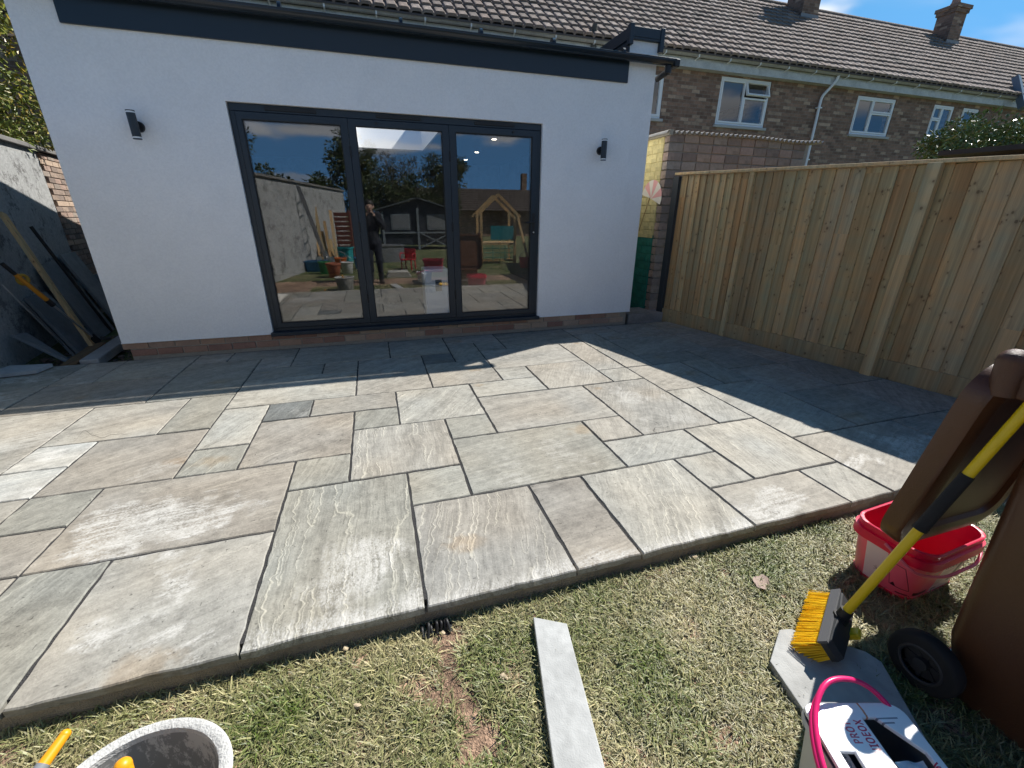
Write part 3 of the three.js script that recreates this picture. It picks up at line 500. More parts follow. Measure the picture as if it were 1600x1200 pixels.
// ---------- outbuilding with the painted side wall ----------
{
  const o = thing('brick_outbuilding', 'low brick outbuilding with yellow and teal painted side and corrugated roof', 'outbuilding');
  const OX = 3.735, OZ = -5.30, TOP = 2.345;
  const w = mesh('wall', bmap([bx(OX + 0.04, 6.08, -0.1, TOP, OZ - 0.2, OZ - 0.014), bx(5.9, 6.08, -0.1, TOP, -9.9, OZ - 0.21)]), M.mortar, o);
  const BW = 0.228, BH = 0.106, geo = [0, 1, 2].map(k => bmap(rbx(-BW / 2 + 0.006, BW / 2 - 0.006, -BH / 2 + 0.006, BH / 2 - 0.006, -0.05, 0.05, 0.006, 1), k * 0.7, k * 0.43));
  for (let row = 0; row < 22; row++) {
    const y = 0.03 + row * BH + BH / 2; if (y > TOP) break;
    const last = y < 1.75 ? OX + 0.45 : 6.05;
    for (let x = OX + (row % 2 ? BW / 2 : BW), k = row; x < last; x += BW, k++) {
      const b = mesh('brick', geo[k % 3], block[Math.floor(rand(0, 5))], w); b.position.set(x - BW / 2 + BW / 2 * 0, y, OZ - 0.045 + rand(-0.006, 0.006)); b.rotation.z = rand(-0.01, 0.01);
      if (row % 2) b.position.x = x + 0.0;
    }
    if (row % 2) { /* half brick closes the corner */ const b = mesh('brick', geo[0], block[Math.floor(rand(0, 5))], w); b.scale.x = 0.48; b.position.set(OX + BW / 4 - 0.002, y, OZ - 0.045); }
  }
  const paint = (a, b, c) => [0.92, 1, 1.06].map(k => std(a * k, b * k, c * k, 0.85, { map: blotch, bumpMap: speckleH, bumpScale: 0.004 }));
  const yel = paint(0.80, 0.68, 0.32), teal = paint(0.02, 0.23, 0.17), geoS = bmap(rbx(-0.05, 0.05, -BH / 2 + 0.0025, BH / 2 - 0.0025, -BW / 2 + 0.0025, BW / 2 - 0.0025, 0.006, 1));
  for (let row = 0; row < 22; row++) for (let k = 0; k < 5; k++) {
    const y = 0.03 + row * BH + BH / 2; if (y > TOP) continue;
    if (!k && row % 2) { const h = mesh('painted_brick', geoS, (y < 1.13 ? teal : yel)[1], w); h.scale.z = 0.49; h.position.set(OX + 0.045, y, OZ - 0.098 - BW / 4); }
    const z = OZ - 0.098 - BW / 2 - k * BW - (row % 2) * BW / 2 + 0.0; const b = mesh('painted_brick', geoS, (y < 1.13 ? teal : yel)[Math.floor(rand(0, 3))], w); b.position.set(OX + 0.045 + rand(-0.003, 0.003), y, z - 0.005);
  }
  mesh('painted_joint', bmap([bx(OX + 0.001, OX + 0.2, 1.13, TOP, -9.9, OZ - 0.095)]), yel[0], w); mesh('painted_joint', bmap([bx(OX + 0.001, OX + 0.2, -0.1, 1.129, -9.9, OZ - 0.095)]), teal[0], w);
  // umbrella painted on the side wall
  const up = mesh('painted_pole', beam([OX - 0.010, 1.18, -5.74], [OX - 0.010, 1.62, -5.56], 0.012, 0.002, [1, 0, 0]), std(0.28, 0.15, 0.06, 0.8), w);
  const cz = -5.53, cy = 1.60, rr = 0.235;
  for (let k = 0; k < 7; k++) {
    const a0 = -0.35 + Math.PI * 1.03 * k / 7, a1 = -0.35 + Math.PI * 1.03 * (k + 1) / 7, P = [[0, 0]];
    for (let i = 0; i <= 4; i++) { const a = mix(a0, a1, i / 4); P.push([Math.cos(a) * rr, Math.sin(a) * rr]); }
    mesh('painted_umbrella_stripe', extr(P, 0.003).rotateY(-Math.PI / 2).translate(OX - 0.008 - 0.0, cy, cz), std(...(k % 2 ? [0.78, 0.40, 0.38] : [0.78, 0.72, 0.62]), 0.85), w);
  }
  // corrugated sheet roof
  const g = new THREE.PlaneGeometry(2.6, 4.9, 260, 1).rotateX(-Math.PI / 2), p = g.attributes.position;
  for (let i = 0; i < p.count; i++) { const x = p.getX(i); p.setY(i, 0.019 * Math.sin(x * 2 * Math.PI / 0.076) + 0.02 * vn(x * 1.2, 4)); }
  g.computeVertexNormals(); const g2 = g.clone().translate(0, -0.006, 0);
  const roof = mesh('corrugated_roof', bmap([g.rotateX(0.01).translate(4.95, 2.398, -7.69), g2.rotateX(0.01).translate(4.95, 2.398, -7.69)]), std(0.42, 0.40, 0.37, 0.9, { map: blotch }), o);
  mesh('verge_board', [beam([OX - 0.02, 2.36, OZ + 0.06], [OX - 0.02, 2.36, -9.9], 0.05, 0.06, [0, 1, 0])], std(0.40, 0.36, 0.29, 0.9, { map: blotch }), o);
}
tag(mesh('door_step', bmap(rbx(3.29, 3.86, -0.1, 0.105, -5.52, -5.10, 0.01)), std(0.34, 0.32, 0.30, 0.95, { map: blotch, bumpMap: speckleH, bumpScale: 0.004 })), 'small concrete step between the white wall and the brick outbuilding', 'step');

// ---------- close board fence on the right ----------
{
  const f = thing('board_fence', 'tall close board timber fence along the right of the patio', 'fence', [3.866, 0, -5.186], Math.atan2(0.2084, 1));   // local +z runs along the fence towards the viewer, -x faces the patio
  const topY = s => 1.885 - 0.033 * s, r = rng(41), Lf = 8.6;
  let s = 0.06;
  for (let k = 0; s < Lf; k++) {
    const pitch = s < 1.2 ? 0.093 : 0.12, w = pitch + 0.017, h = topY(s + 0.05) - 0.02 - 0.15, y0 = 0.15;
    const g = extr([[0, 0], [w, 0], [w, -0.027], [0, -0.006]], h, [], 0).rotateX(-Math.PI / 2).rotateY(-Math.PI / 2);   // wedge board standing up
    const gg = bmap(g, r() * 5, r() * 5);
    const b = mesh('fence_board', gg, woodM[Math.floor(r() * 5)], f); b.position.set(0.0, y0 + (r() - 0.5) * 0.006, s); b.rotation.y = 0.02; b.rotation.x = (r() - 0.5) * 0.004;
    s += pitch + (r() - 0.5) * 0.012;
  }
  const woodPost = std(1.05, 1.08, 1.04, 0.85, { map: woodB });
  const wu = (g) => bmap(g, r() * 3, r() * 3);
  for (const [a, b] of [[0.06, 2.70], [2.702, 5.46], [5.462, 8.6]]) mesh('gravel_board', wu(rbx(-0.030, 0.0, -0.06, 0.165, a, b, 0.004)), woodM[1], f);
  for (const s of [1.04, 2.62, 5.46]) mesh('fence_post', wu([beam([s === 1.04 ? -0.022 : -0.065, -0.1, s], [s === 1.04 ? -0.022 : -0.065, topY(s) - 0.012, s], s === 1.04 ? 0.06 : 0.09, s === 1.04 ? 0.035 : 0.085, [1, 0, 0], 0.006)]), woodPost, f);
  mesh('end_post', rbx(-0.05, 0.03, -0.1, 1.855, -0.035, 0.055, 0.006), std(0.03, 0.036, 0.04, 0.6), f, 'dark metal end post of the fence');
  for (const [a, b] of [[-0.01, 3.2], [3.205, 6], [6.005, 8.6]]) mesh('capping_rail', wu(beam([-0.022, topY(a), a], [-0.022, topY(b), b], 0.085, 0.03, [0, 1, 0], 0.006)), paleWood, f);
  for (const y of [0.4, 1.05, 1.6]) mesh('rail', wu(beam([0.05, y, 0.05], [0.05, y - 0.1, Lf], 0.07, 0.05, [0, 1, 0])), woodM[3], f);
}
{ // cement strip between the slabs and the fence
  structure(mesh('cement_strip', bmap(extr([[fenceX(-5) - 0.078, -5.0], [fenceX(-1.25) - 0.078, -1.25], [fenceX(-1.25) - 0.01, -1.25], [fenceX(-5) - 0.01, -5.0]], 0.08).rotateX(Math.PI / 2).translate(0, -0.012, 0)), std(0.30, 0.31, 0.31, 0.9, { map: blotch })));
  const t = thing('garden_shed', 'dark felt shed roof showing just over the fence at the right', 'shed');
  mesh('wall', bmap([bx(4.95, 6.6, -0.1, 1.80, -2.62, 0.3)]), darkWood, t);
  mesh('roof', bmap([beam([4.78, 1.875, -2.78], [4.78 + 0.5, 1.84, 0.4], 0.5, 0.035, [0, 1, 0]), rbx(4.80, 6.8, 1.83, 1.872, -2.70, 0.4, 0.01)]), std(0.035, 0.036, 0.04, 0.9, { map: speckle }), t);
}

// ---------- leaves: a crown or bush as many small folded leaves ----------
function leaves(n, clumps, size, r, flat = 0.6) {
  const pos = [], col = [], a = V(0, 0, 0), u = V(0, 0, 0), w = V(0, 0, 0), nn = V(0, 0, 0);
  for (let i = 0; i < n; i++) {
    const c = clumps[Math.floor(r() * clumps.length)];
    const th = r() * 6.283, cz = r() * 2 - 1, q = Math.sqrt(1 - cz * cz), rad = Math.pow(r(), 0.45);
    nn.set(q * Math.cos(th), cz, q * Math.sin(th)); a.set(c[0] + nn.x * c[3] * rad, c[1] + nn.y * c[3] * rad * (c[4] || 0.8), c[2] + nn.z * c[3] * rad);
    u.set(r() - 0.5, r() - 0.62, r() - 0.5).addScaledVector(nn, 0.5).normalize(); w.set(r() - 0.5, (r() - 0.5) * flat, r() - 0.5).cross(u).normalize();
    const L = size * (0.6 + 0.8 * r()), B = L * 0.42, f = w.clone().cross(u).multiplyScalar(B * 0.35);
    const p0 = a, p1 = a.clone().addScaledVector(u, L * 0.5).addScaledVector(w, B * 0.5).add(f), p2 = a.clone().addScaledVector(u, L), p3 = a.clone().addScaledVector(u, L * 0.5).addScaledVector(w, -B * 0.5).add(f);
    pos.push(p0.x, p0.y, p0.z, p1.x, p1.y, p1.z, p2.x, p2.y, p2.z, p0.x, p0.y, p0.z, p2.x, p2.y, p2.z, p3.x, p3.y, p3.z);
    const v = 0.65 + 0.7 * r(), y = r() < 0.25 ? 1.5 : 1; for (let k = 0; k < 6; k++) col.push(v * y, v, v * 0.9);
  }
  const g = new THREE.BufferGeometry(); g.setAttribute('position', new THREE.Float32BufferAttribute(pos, 3)); g.setAttribute('color', new THREE.Float32BufferAttribute(col, 3)); g.computeVertexNormals(); return g;
}
const leafMat = (r, g, b, rough = 0.5) => phys(r, g, b, rough, { vertexColors: true, transmission: 0.0, side: THREE.DoubleSide });
const bark = std(0.11, 0.085, 0.065, 0.95, { map: blotch, bumpMap: speckleH, bumpScale: 0.01 });
function clumpsIn(c, R, n, r, size) { const o = []; for (let i = 0; i < n; i++) { const th = r() * 6.283, z = r() * 2 - 1, q = Math.sqrt(1 - z * z), k = Math.pow(r(), 0.4); o.push([c[0] + q * Math.cos(th) * R[0] * k, c[1] + z * R[1] * k, c[2] + q * Math.sin(th) * R[2] * k, size * (0.6 + 0.8 * r())]); } return o; }
function tree(name, label, cat, base, c, R, n, leaf, mat, seed, group, nc = 34, cs = 0.42) {
  const t = thing(name, label, cat, [0, 0, 0], 0, group), r = rng(seed), cl = clumpsIn(c, R, nc, r, cs);
  const parts = [tube([base, [mix(base[0], c[0], 0.4), mix(base[1], c[1], 0.45), mix(base[2], c[2], 0.4)], [c[0], c[1], c[2]]], 0.035 * R[1] + 0.03, 14, 8)];
  for (let i = 0; i < cl.length; i += 2) parts.push(tube([[mix(base[0], c[0], 0.7), mix(base[1], c[1], 0.7), mix(base[2], c[2], 0.7)], [(c[0] + cl[i][0]) / 2, (c[1] + cl[i][1]) / 2 - 0.1, (c[2] + cl[i][2]) / 2], cl[i].slice(0, 3)], 0.012 + 0.008 * R[1], 8, 5));
  mesh('trunk', parts, bark, t); mesh('crown', leaves(n, cl, leaf, r), mat, t); return t;
}
tree('garden_tree', 'yellow green leafy tree overhanging the wall at the top left', 'tree', [-5.6, -0.1, -8.6], [-5.0, 3.45, -8.2], [1.05, 1.5, 1.4], 9000, 0.075, leafMat(0.20, 0.215, 0.03, 0.4), 21, undefined, 46, 0.36);
tree('leafy_shrub', 'leafy shrub hanging low over the top of the left wall', 'shrub', [-4.9, -0.1, -7.6], [-4.45, 2.45, -7.75], [0.5, 0.5, 0.9], 5000, 0.065, leafMat(0.13, 0.16, 0.03, 0.4), 25, undefined, 26, 0.24);
tree('glossy_bush', 'glossy leaved bush rising above the fence at the right', 'bush', [6.9, -0.1, -4.0], [7.0, 2.0, -3.85], [0.68, 0.46, 0.52], 13000, 0.05, leafMat(0.12, 0.17, 0.055, 0.25), 31, undefined, 60, 0.22);
tree('glossy_bush', 'second bush at the right edge, close behind the felt shed roof', 'bush', [7.6, -0.1, -3.2], [7.75, 2.08, -3.4], [0.65, 0.50, 0.5], 11000, 0.05, leafMat(0.15, 0.20, 0.05, 0.25), 33, undefined, 50, 0.22);

// ---------- left boundary wall and what leans on it ----------
const WD = V(0.2084, 0, 1).normalize(), WN = V(1, 0, -0.2084).normalize();       // along the wall, out of the wall
const wallX = z => -3.8 + (z + 6.5) * 0.2084;
{
  const t = thing('boundary_wall', 'old boundary wall of flaking white paint and brick along the left side', 'wall', [wallX(-6.5), 0, -6.5], Math.atan2(0.2084, 1));
  const flake = tex(1024, 1024, 2.5, (i, j) => { const n = 0.5 * vn(pn(i, 1024, 16), pn(j, 1024, 16)) + 0.35 * vn(pn(i, 1024, 64), pn(j, 1024, 64)) + 0.3 * vn(pn(i, 1024, 256), pn(j, 1024, 256)), k = 0.25 + 0.75 * sstep(-0.62, -0.05, n), f = 1 + 0.15 * vn(pn(i, 1024, 128), pn(j, 1024, 128)); return [mix(0.12, 0.43, k) * f, mix(0.115, 0.435, k) * f, mix(0.11, 0.425, k) * f]; });
  const wallGeo = bmap([bx(-0.22, 0, -0.1, 2.12, -1.35, 14.5), bx(-0.22, -0.052, -0.1, 2.12, -3.8, -1.352)]);
  const w = mesh('wall', wallGeo, std(1, 1, 1, 0.95, { map: flake, bumpMap: speckleH, bumpScale: 0.01 }), t);
  const geo = [0, 1, 2].map(k => bmap(rbx(-0.05, 0.05, -0.0325, 0.0325, -0.1075, 0.1075, 0.005, 1), k * 0.4, k * 0.3));
  for (let row = 0; row < 30; row++) for (let k = 0; k < 8; k++) { const z = -1.47 - k * 0.2255 - (row % 2) * 0.112; const b = mesh('brick', geo[(k + row) % 3], row % 7 ? block[Math.floor(rand(0, 5))] : brickMat[3], w); b.position.set(-0.047 + rand(-0.004, 0.004), -0.06 + row * 0.0735, z); }
  mesh('coping', bmap(rbx(-0.27, 0.05, 2.12, 2.175, -3.8, 14.5, 0.01)), std(0.22, 0.21, 0.20, 0.95, { map: blotch }), t);
}
// loose slabs, boards and tools in the side passage. A leaning sheet: bottom edge on the ground, top against the wall
function leaning(name, label, cat, b0, b1, t0, t1, th, mat, group) {
  const B0 = V(...b0), B1 = V(...b1), T0 = V(...t0), T1 = V(...t1), n = B1.clone().sub(B0).cross(T0.clone().sub(B0)).normalize().multiplyScalar(th);
  const P = [B0, B1, T1, T0], pos = [], tri = (a, b, c) => pos.push(...a.toArray(), ...b.toArray(), ...c.toArray()), Q = P.map(p => p.clone().add(n));
  tri(P[0], P[2], P[1]); tri(P[0], P[3], P[2]); tri(Q[0], Q[1], Q[2]); tri(Q[0], Q[2], Q[3]);
  for (let i = 0; i < 4; i++) { const j = (i + 1) % 4; tri(P[i], P[j], Q[j]); tri(P[i], Q[j], Q[i]); }
  const g = new THREE.BufferGeometry(); g.setAttribute('position', new THREE.Float32BufferAttribute(pos, 3)); g.computeVertexNormals();
  return tag(mesh(name, bmap(g), mat), label, cat, group);
}
const slate = std(0.20, 0.215, 0.22, 0.85, { map: blotch, bumpMap: speckleH, bumpScale: 0.004 }), slate2 = std(0.26, 0.27, 0.265, 0.85, { map: blotch, bumpMap: speckleH, bumpScale: 0.004 });
const onWall = (z, y, off) => { const x = wallX(z); return [x + off, y, z]; };
const GS = 'spare slabs leaning against the left wall';
leaning('spare_slab', 'tallest spare slab leaning on the left wall behind the timber plank', 'slab', [-3.45, -0.09, -6.95], [-3.34, -0.09, -6.35], onWall(-7.10, 0.82, 0.06), onWall(-6.50, 0.80, 0.06), 0.03, slate, GS);
leaning('spare_slab', 'far spare slab leaning on the left wall nearest the white extension', 'slab', [-3.56, -0.09, -7.6], [-3.46, -0.09, -7.1], onWall(-7.75, 0.86, 0.06), onWall(-7.22, 0.86, 0.06), 0.03, slate2, GS);
leaning('spare_slab', 'short spare slab deepest in the passage by the corner', 'slab', [-3.65, -0.09, -8.1], [-3.56, -0.09, -7.66], onWall(-8.25, 0.50, 0.08), onWall(-7.80, 0.50, 0.08), 0.03, slate, GS);
leaning('spare_slab', 'front spare slab leaning low beside the silver tool shaft', 'slab', [-3.22, -0.09, -6.15], [-3.16, -0.09, -5.62], onWall(-6.32, 0.52, 0.10), onWall(-5.82, 0.54, 0.10), 0.03, slate, GS);
leaning('spare_slab', 'second front spare slab tucked behind the low front slab', 'slab', [-3.30, -0.09, -6.16], [-3.24, -0.09, -5.66], onWall(-6.36, 0.50, 0.035), onWall(-5.90, 0.50, 0.035), 0.03, slate2, GS);
leaning('stone_offcut', 'broken stone offcut propped at the foot of the left wall', 'slab', [-3.12, -0.09, -5.40], [-3.0, -0.07, -5.22], [-3.50, 0.22, -5.55], [-3.46, 0.26, -5.32], 0.03, slate);
tag(mesh('timber_plank', bmap(beam([-3.12, -0.09, -5.80], [-3.64, 1.36, -6.1], 0.10, 0.035, WN.toArray())), woodM[2]), 'long timber plank leaning on the left wall', 'plank');
tag(mesh('black_pole', rod([-3.42, -0.09, -6.8], [-3.70, 1.22, -6.55], 0.018), M.black), 'thin black pole leaning on the left wall', 'pole');
tag(mesh('metal_rod', rod([-3.32, -0.09, -5.75], [-3.47, 0.72, -5.45], 0.008), M.steel), 'thin bare metal rod leaning at the left edge', 'rod');
{
  const t = thing('long_handled_scraper', 'yellow and silver long handled tool leaning in the side passage', 'tool'), yl = std(0.62, 0.24, 0.015, 0.5), A = V(-3.14, 0.02, -5.9), B = V(-3.36, 0.92, -5.38), at = k => A.clone().lerp(B, k).toArray();
  mesh('shaft', rod(at(0.05), at(0.55), 0.010), M.steel, t); mesh('grip', rod(at(0.55), at(0.88), 0.022, 0.020), yl, t); mesh('collar', rod(at(0.50), at(0.57), 0.026), M.black, t); mesh('end_grip', rod(at(0.88), at(1.0), 0.018), M.black, t); mesh('blade', beam(at(-0.05), at(0.05), 0.09, 0.008, [1, 0, 0]), M.black, t);
}
tag(mesh('tape_reel', new THREE.TorusGeometry(0.045, 0.016, 10, 24).rotateY(1.2).translate(-3.40, 0.74, -5.62), std(0.5, 0.3, 0.03, 0.5)), 'yellow tape reel hanging in the left passage', 'tape');
tag(mesh('kerb_stone', bmap(beam([-2.80, -0.02, -5.04], [-2.98, -0.02, -6.6], 0.15, 0.09, [0, 1, 0], 0.012)), std(0.44, 0.44, 0.43, 0.9, { map: blotch, bumpMap: speckleH, bumpScale: 0.004 })), 'pale kerb stone lying beside the corner of the white extension', 'kerb');
tag(mesh('timber_board', bmap(beam([-2.98, -0.03, -5.06], [-3.12, -0.03, -5.9], 0.12, 0.03, [0, 1, 0])), darkWood), 'dark board lying beside the pale kerb stone', 'board');
tag(mesh('loose_slab', bmap(extr([[-3.36, -4.97], [-3.02, -4.93], [-3.04, -4.74], [-3.40, -4.66]], 0.03).rotateX(Math.PI / 2).translate(0, 0.04, 0)), std(0.42, 0.44, 0.45, 0.9, { map: blotch })), 'pale loose slab on the patio at the left edge', 'slab');
{ // rubble and broken mortar on the passage floor
  const r = rng(55), gs = []; for (let i = 0; i < 260; i++) { const s = 0.012 + 0.03 * r() * r(); gs.push(new THREE.DodecahedronGeometry(s, 0).scale(1, 0.6, 1.2).rotateY(r() * 6).translate(-2.58 - r() * 0.85, -0.085 + s * 0.3, -5.1 - r() * 1.4)); }
  const o = mesh('rubble', bmap(gs), std(0.16, 0.13, 0.11, 0.95, { map: blotch })); o.userData = { label: 'dark rubble and soil on the passage floor', category: 'rubble', kind: 'stuff' };
}

// ---------- foreground things on the lawn ----------
function rr(x0, x1, z0, z1, r, n = 5) {          // rounded rectangle outline, counter clockwise seen from above
  const P = [], C = [[x1 - r, z1 - r, 0], [x0 + r, z1 - r, 1], [x0 + r, z0 + r, 2], [x1 - r, z0 + r, 3]];
  for (const [cx, cz, q] of C) for (let i = 0; i <= n; i++) { const a = (q + i / n) * Math.PI / 2; P.push([cx + Math.cos(a) * r, cz + Math.sin(a) * r]); }
  return P;
}
function loft(rings, capBottom = true, capTop = false) {     // rings: [y, outline]
  const n = rings[0][1].length, pos = [], idx = [];
  for (const [y, o] of rings) for (const [x, z] of o) pos.push(x, y, z);
  for (let k = 0; k < rings.length - 1; k++) for (let i = 0; i < n; i++) { const a = k * n + i, b = k * n + (i + 1) % n; idx.push(a, a + n, b, b, a + n, b + n); }
  const cap = (k, flip) => { const [y, o] = rings[k], c = pos.length / 3; let sx = 0, sz = 0; for (const [x, z] of o) { sx += x / n; sz += z / n; } pos.push(sx, y, sz); for (let i = 0; i < n; i++) { const a = k * n + i, b = k * n + (i + 1) % n; flip ? idx.push(a, b, c) : idx.push(b, a, c); } };
  if (capBottom) cap(0, true); if (capTop) cap(rings.length - 1, false);
  const g = new THREE.BufferGeometry(); g.setAttribute('position', new THREE.Float32BufferAttribute(pos, 3)); g.setIndex(idx); return toCreasedNormals(g, 0.7);
}
const brown = phys(0.092, 0.039, 0.019, 0.36, { bumpMap: speckleH, bumpScale: 0.0004 });
{
  const b = thing('wheelie_bin', 'brown wheelie bin with its lid hanging open at the right edge', 'bin');
  const y0 = LAWN + 0.02;
  const R = [[y0, rr(1.672, 2.165, -0.47, 0.0, 0.05)], [0.05, rr(1.67, 2.17, -0.515, 0.005, 0.05)], [0.10, rr(1.668, 2.185, -0.53, 0.01, 0.05)], [0.86, rr(1.685, 2.24, -0.575, 0.12, 0.05)], [0.868, rr(1.675, 2.255, -0.585, 0.135, 0.05)], [0.965, rr(1.67, 2.26, -0.59, 0.14, 0.05)], [0.97, rr(1.68, 2.25, -0.58, 0.13, 0.045)], [0.97, rr(1.715, 2.225, -0.555, 0.105, 0.04)], [0.3, rr(1.75, 2.19, -0.52, 0.03, 0.04)]];
  const body = mesh('body', bmap(loft(R, true, true)), brown, b);
  mesh('hinge_handle', [rod([1.70, 0.95, -0.64], [2.24, 0.95, -0.64], 0.016), rbx(1.69, 1.73, 0.90, 0.98, -0.65, -0.585, 0.01), rbx(2.20, 2.24, 0.90, 0.98, -0.65, -0.585, 0.01), rbx(1.94, 1.98, 0.90, 0.98, -0.65, -0.585, 0.01)], brown, b);
  // lid: domed panel with a deep lip, hung down behind the bin
  const W = 0.585, L = 0.72, outline = [], inner = [];
  for (const [x, z] of rr(0, W, 0, L, 0.12, 8)) outline.push([x, z]);
  const ring = (ins, h) => [h, rr(ins, W - ins, ins, L - ins, Math.max(0.03, 0.12 - ins * 0.7), 8)];
  const lid = loft([ring(0.012, -0.05), ring(0.0, -0.05), ring(0.0, 0.0), ring(0.008, 0.012), ring(0.05, 0.022), ring(0.075, 0.018), ring(0.085, 0.004), ring(0.13, 0.0)], false, true);
  // local x = across, local z = from hinge downwards, local y = outwards face
  const lg = new THREE.Group();
  const hinge = V(1.655, 0.975, -0.668), down = V(0, -0.70, -0.085).normalize(), acr = V(1, 0, 0), out = down.clone().cross(acr).normalize();
  lid.applyMatrix4(new THREE.Matrix4().makeBasis(acr, out, down).setPosition(hinge));
  mesh('lid', bmap(lid), brown, b);
  for (const x of [1.70, 2.20]) mesh('lid_horn', [rod([x, 1.0, -0.668], [x, 0.90, -0.66], 0.036, 0.034, 14), new THREE.SphereGeometry(0.036, 14, 10).translate(x, 1.0, -0.668)], brown, b);
  for (const [x, s] of [[1.60, -1], [2.34, 1]]) {
    const w = mesh('wheel', new THREE.LatheGeometry([[0.055, -0.026], [0.086, -0.028], [0.098, -0.018], [0.1, 0], [0.098, 0.018], [0.086, 0.028], [0.055, 0.026]].map(p => new THREE.Vector2(...p)), 40).rotateZ(Math.PI / 2).translate(x, LAWN + 0.113, -0.515), M.rubber, b);
    const sp = [new THREE.CylinderGeometry(0.019, 0.019, 0.05, 16).rotateZ(Math.PI / 2)]; for (let k = 0; k < 8; k++) sp.push(new THREE.BoxGeometry(0.012, 0.05, 0.012).translate(0, 0.036, 0).rotateX(k * Math.PI / 4));
    sp.push(new THREE.TorusGeometry(0.0585, 0.006, 8, 36).rotateY(Math.PI / 2).translate(s * 0.024, 0, 0), new THREE.CylinderGeometry(0.056, 0.056, 0.006, 30).rotateZ(Math.PI / 2));
    mesh('rim', sp.map(g => g.translate(x, LAWN + 0.113, -0.515)), std(0.035, 0.035, 0.038, 0.5), w);
  }
  mesh('axle', rod([1.60, LAWN + 0.113, -0.515], [2.34, LAWN + 0.113, -0.515], 0.011), M.steel, b);
}
// broom resting its head on the offcut, handle up against the bin
{
  const b = thing('broom', 'broom with yellow handle and yellow bristles leaning on the brown bin', 'broom');
  const A = V(1.462, 0.0, -0.712), d = V(0.27, 1, 0.125).normalize(), at = k => A.clone().addScaledVector(d, k).toArray();
  const yel = phys(0.80, 0.56, 0.01, 0.35);
  mesh('handle', [rod(at(0.05), at(1.28), 0.0145, 0.0145, 18), new THREE.SphereGeometry(0.0145, 14, 8).translate(...at(1.28))], yel, b);
  mesh('grip', [rod(at(0.475), at(0.685), 0.0185, 0.0175, 18), rod(at(0.465), at(0.48), 0.0195, 0.0195, 18)], std(0.014, 0.015, 0.018, 0.75, { bumpMap: speckleH, bumpScale: 0.001 }), b);
  mesh('socket', [rod(at(-0.02), at(0.075), 0.023, 0.020, 18), rod(at(0.02), at(0.045), 0.0265, 0.0265, 18)], M.black, b);
  // head: a long stock lying along "ax", bristles pointing along "bd"
  const ax = V(0.86, -0.02, -0.50).normalize(), bd0 = V(-0.62, -0.62, -0.42), bd = bd0.sub(ax.clone().multiplyScalar(bd0.dot(ax))).normalize(), side = ax.clone().cross(bd).normalize();
  const C = V(1.462, 0.0, -0.712), MT = new THREE.Matrix4().makeBasis(ax, bd, side).setPosition(C);
  const stock = extr([[-0.15, -0.012], [-0.135, -0.028], [-0.03, -0.034], [0.03, -0.034], [0.135, -0.028], [0.15, -0.012], [0.15, 0.008], [-0.15, 0.008]], 0.062, [], 0.004).translate(0, 0, -0.031);
  mesh('stock', stock.applyMatrix4(MT), std(0.03, 0.031, 0.033, 0.6, { map: speckle }), b);
  mesh('squeegee', bx(-0.152, 0.152, -0.02, 0.012, 0.034, 0.042).applyMatrix4(MT), std(0.10, 0.10, 0.105, 0.6), b);
  const r = rng(61), gs = [];
  for (let i = 0; i < 44; i++) for (let j = 0; j < 8; j++) for (let k = 0; k < 4; k++) {
    const x = -0.143 + 0.286 * i / 43, z = -0.026 + 0.052 * j / 7, sx = (x * 0.12 + (r() - 0.5) * 0.008), sz = (z * 0.45 + (r() - 0.5) * 0.008), L = 0.098 + r() * 0.005, x1 = x + (r() - 0.5) * 0.005, z1 = z + (r() - 0.5) * 0.005;
    gs.push(rod([x1, 0.004, z1], [x1 + sx, L, z1 + sz], 0.0014, 0.0012, 4));
  }
  mesh('bristles', join(gs).applyMatrix4(MT), phys(0.92, 0.58, 0.008, 0.5), b);
  mesh('scraper', rbx(-0.02, 0.025, -0.06, -0.012, -0.05, -0.028, 0.006).applyMatrix4(MT), yel, b);
}
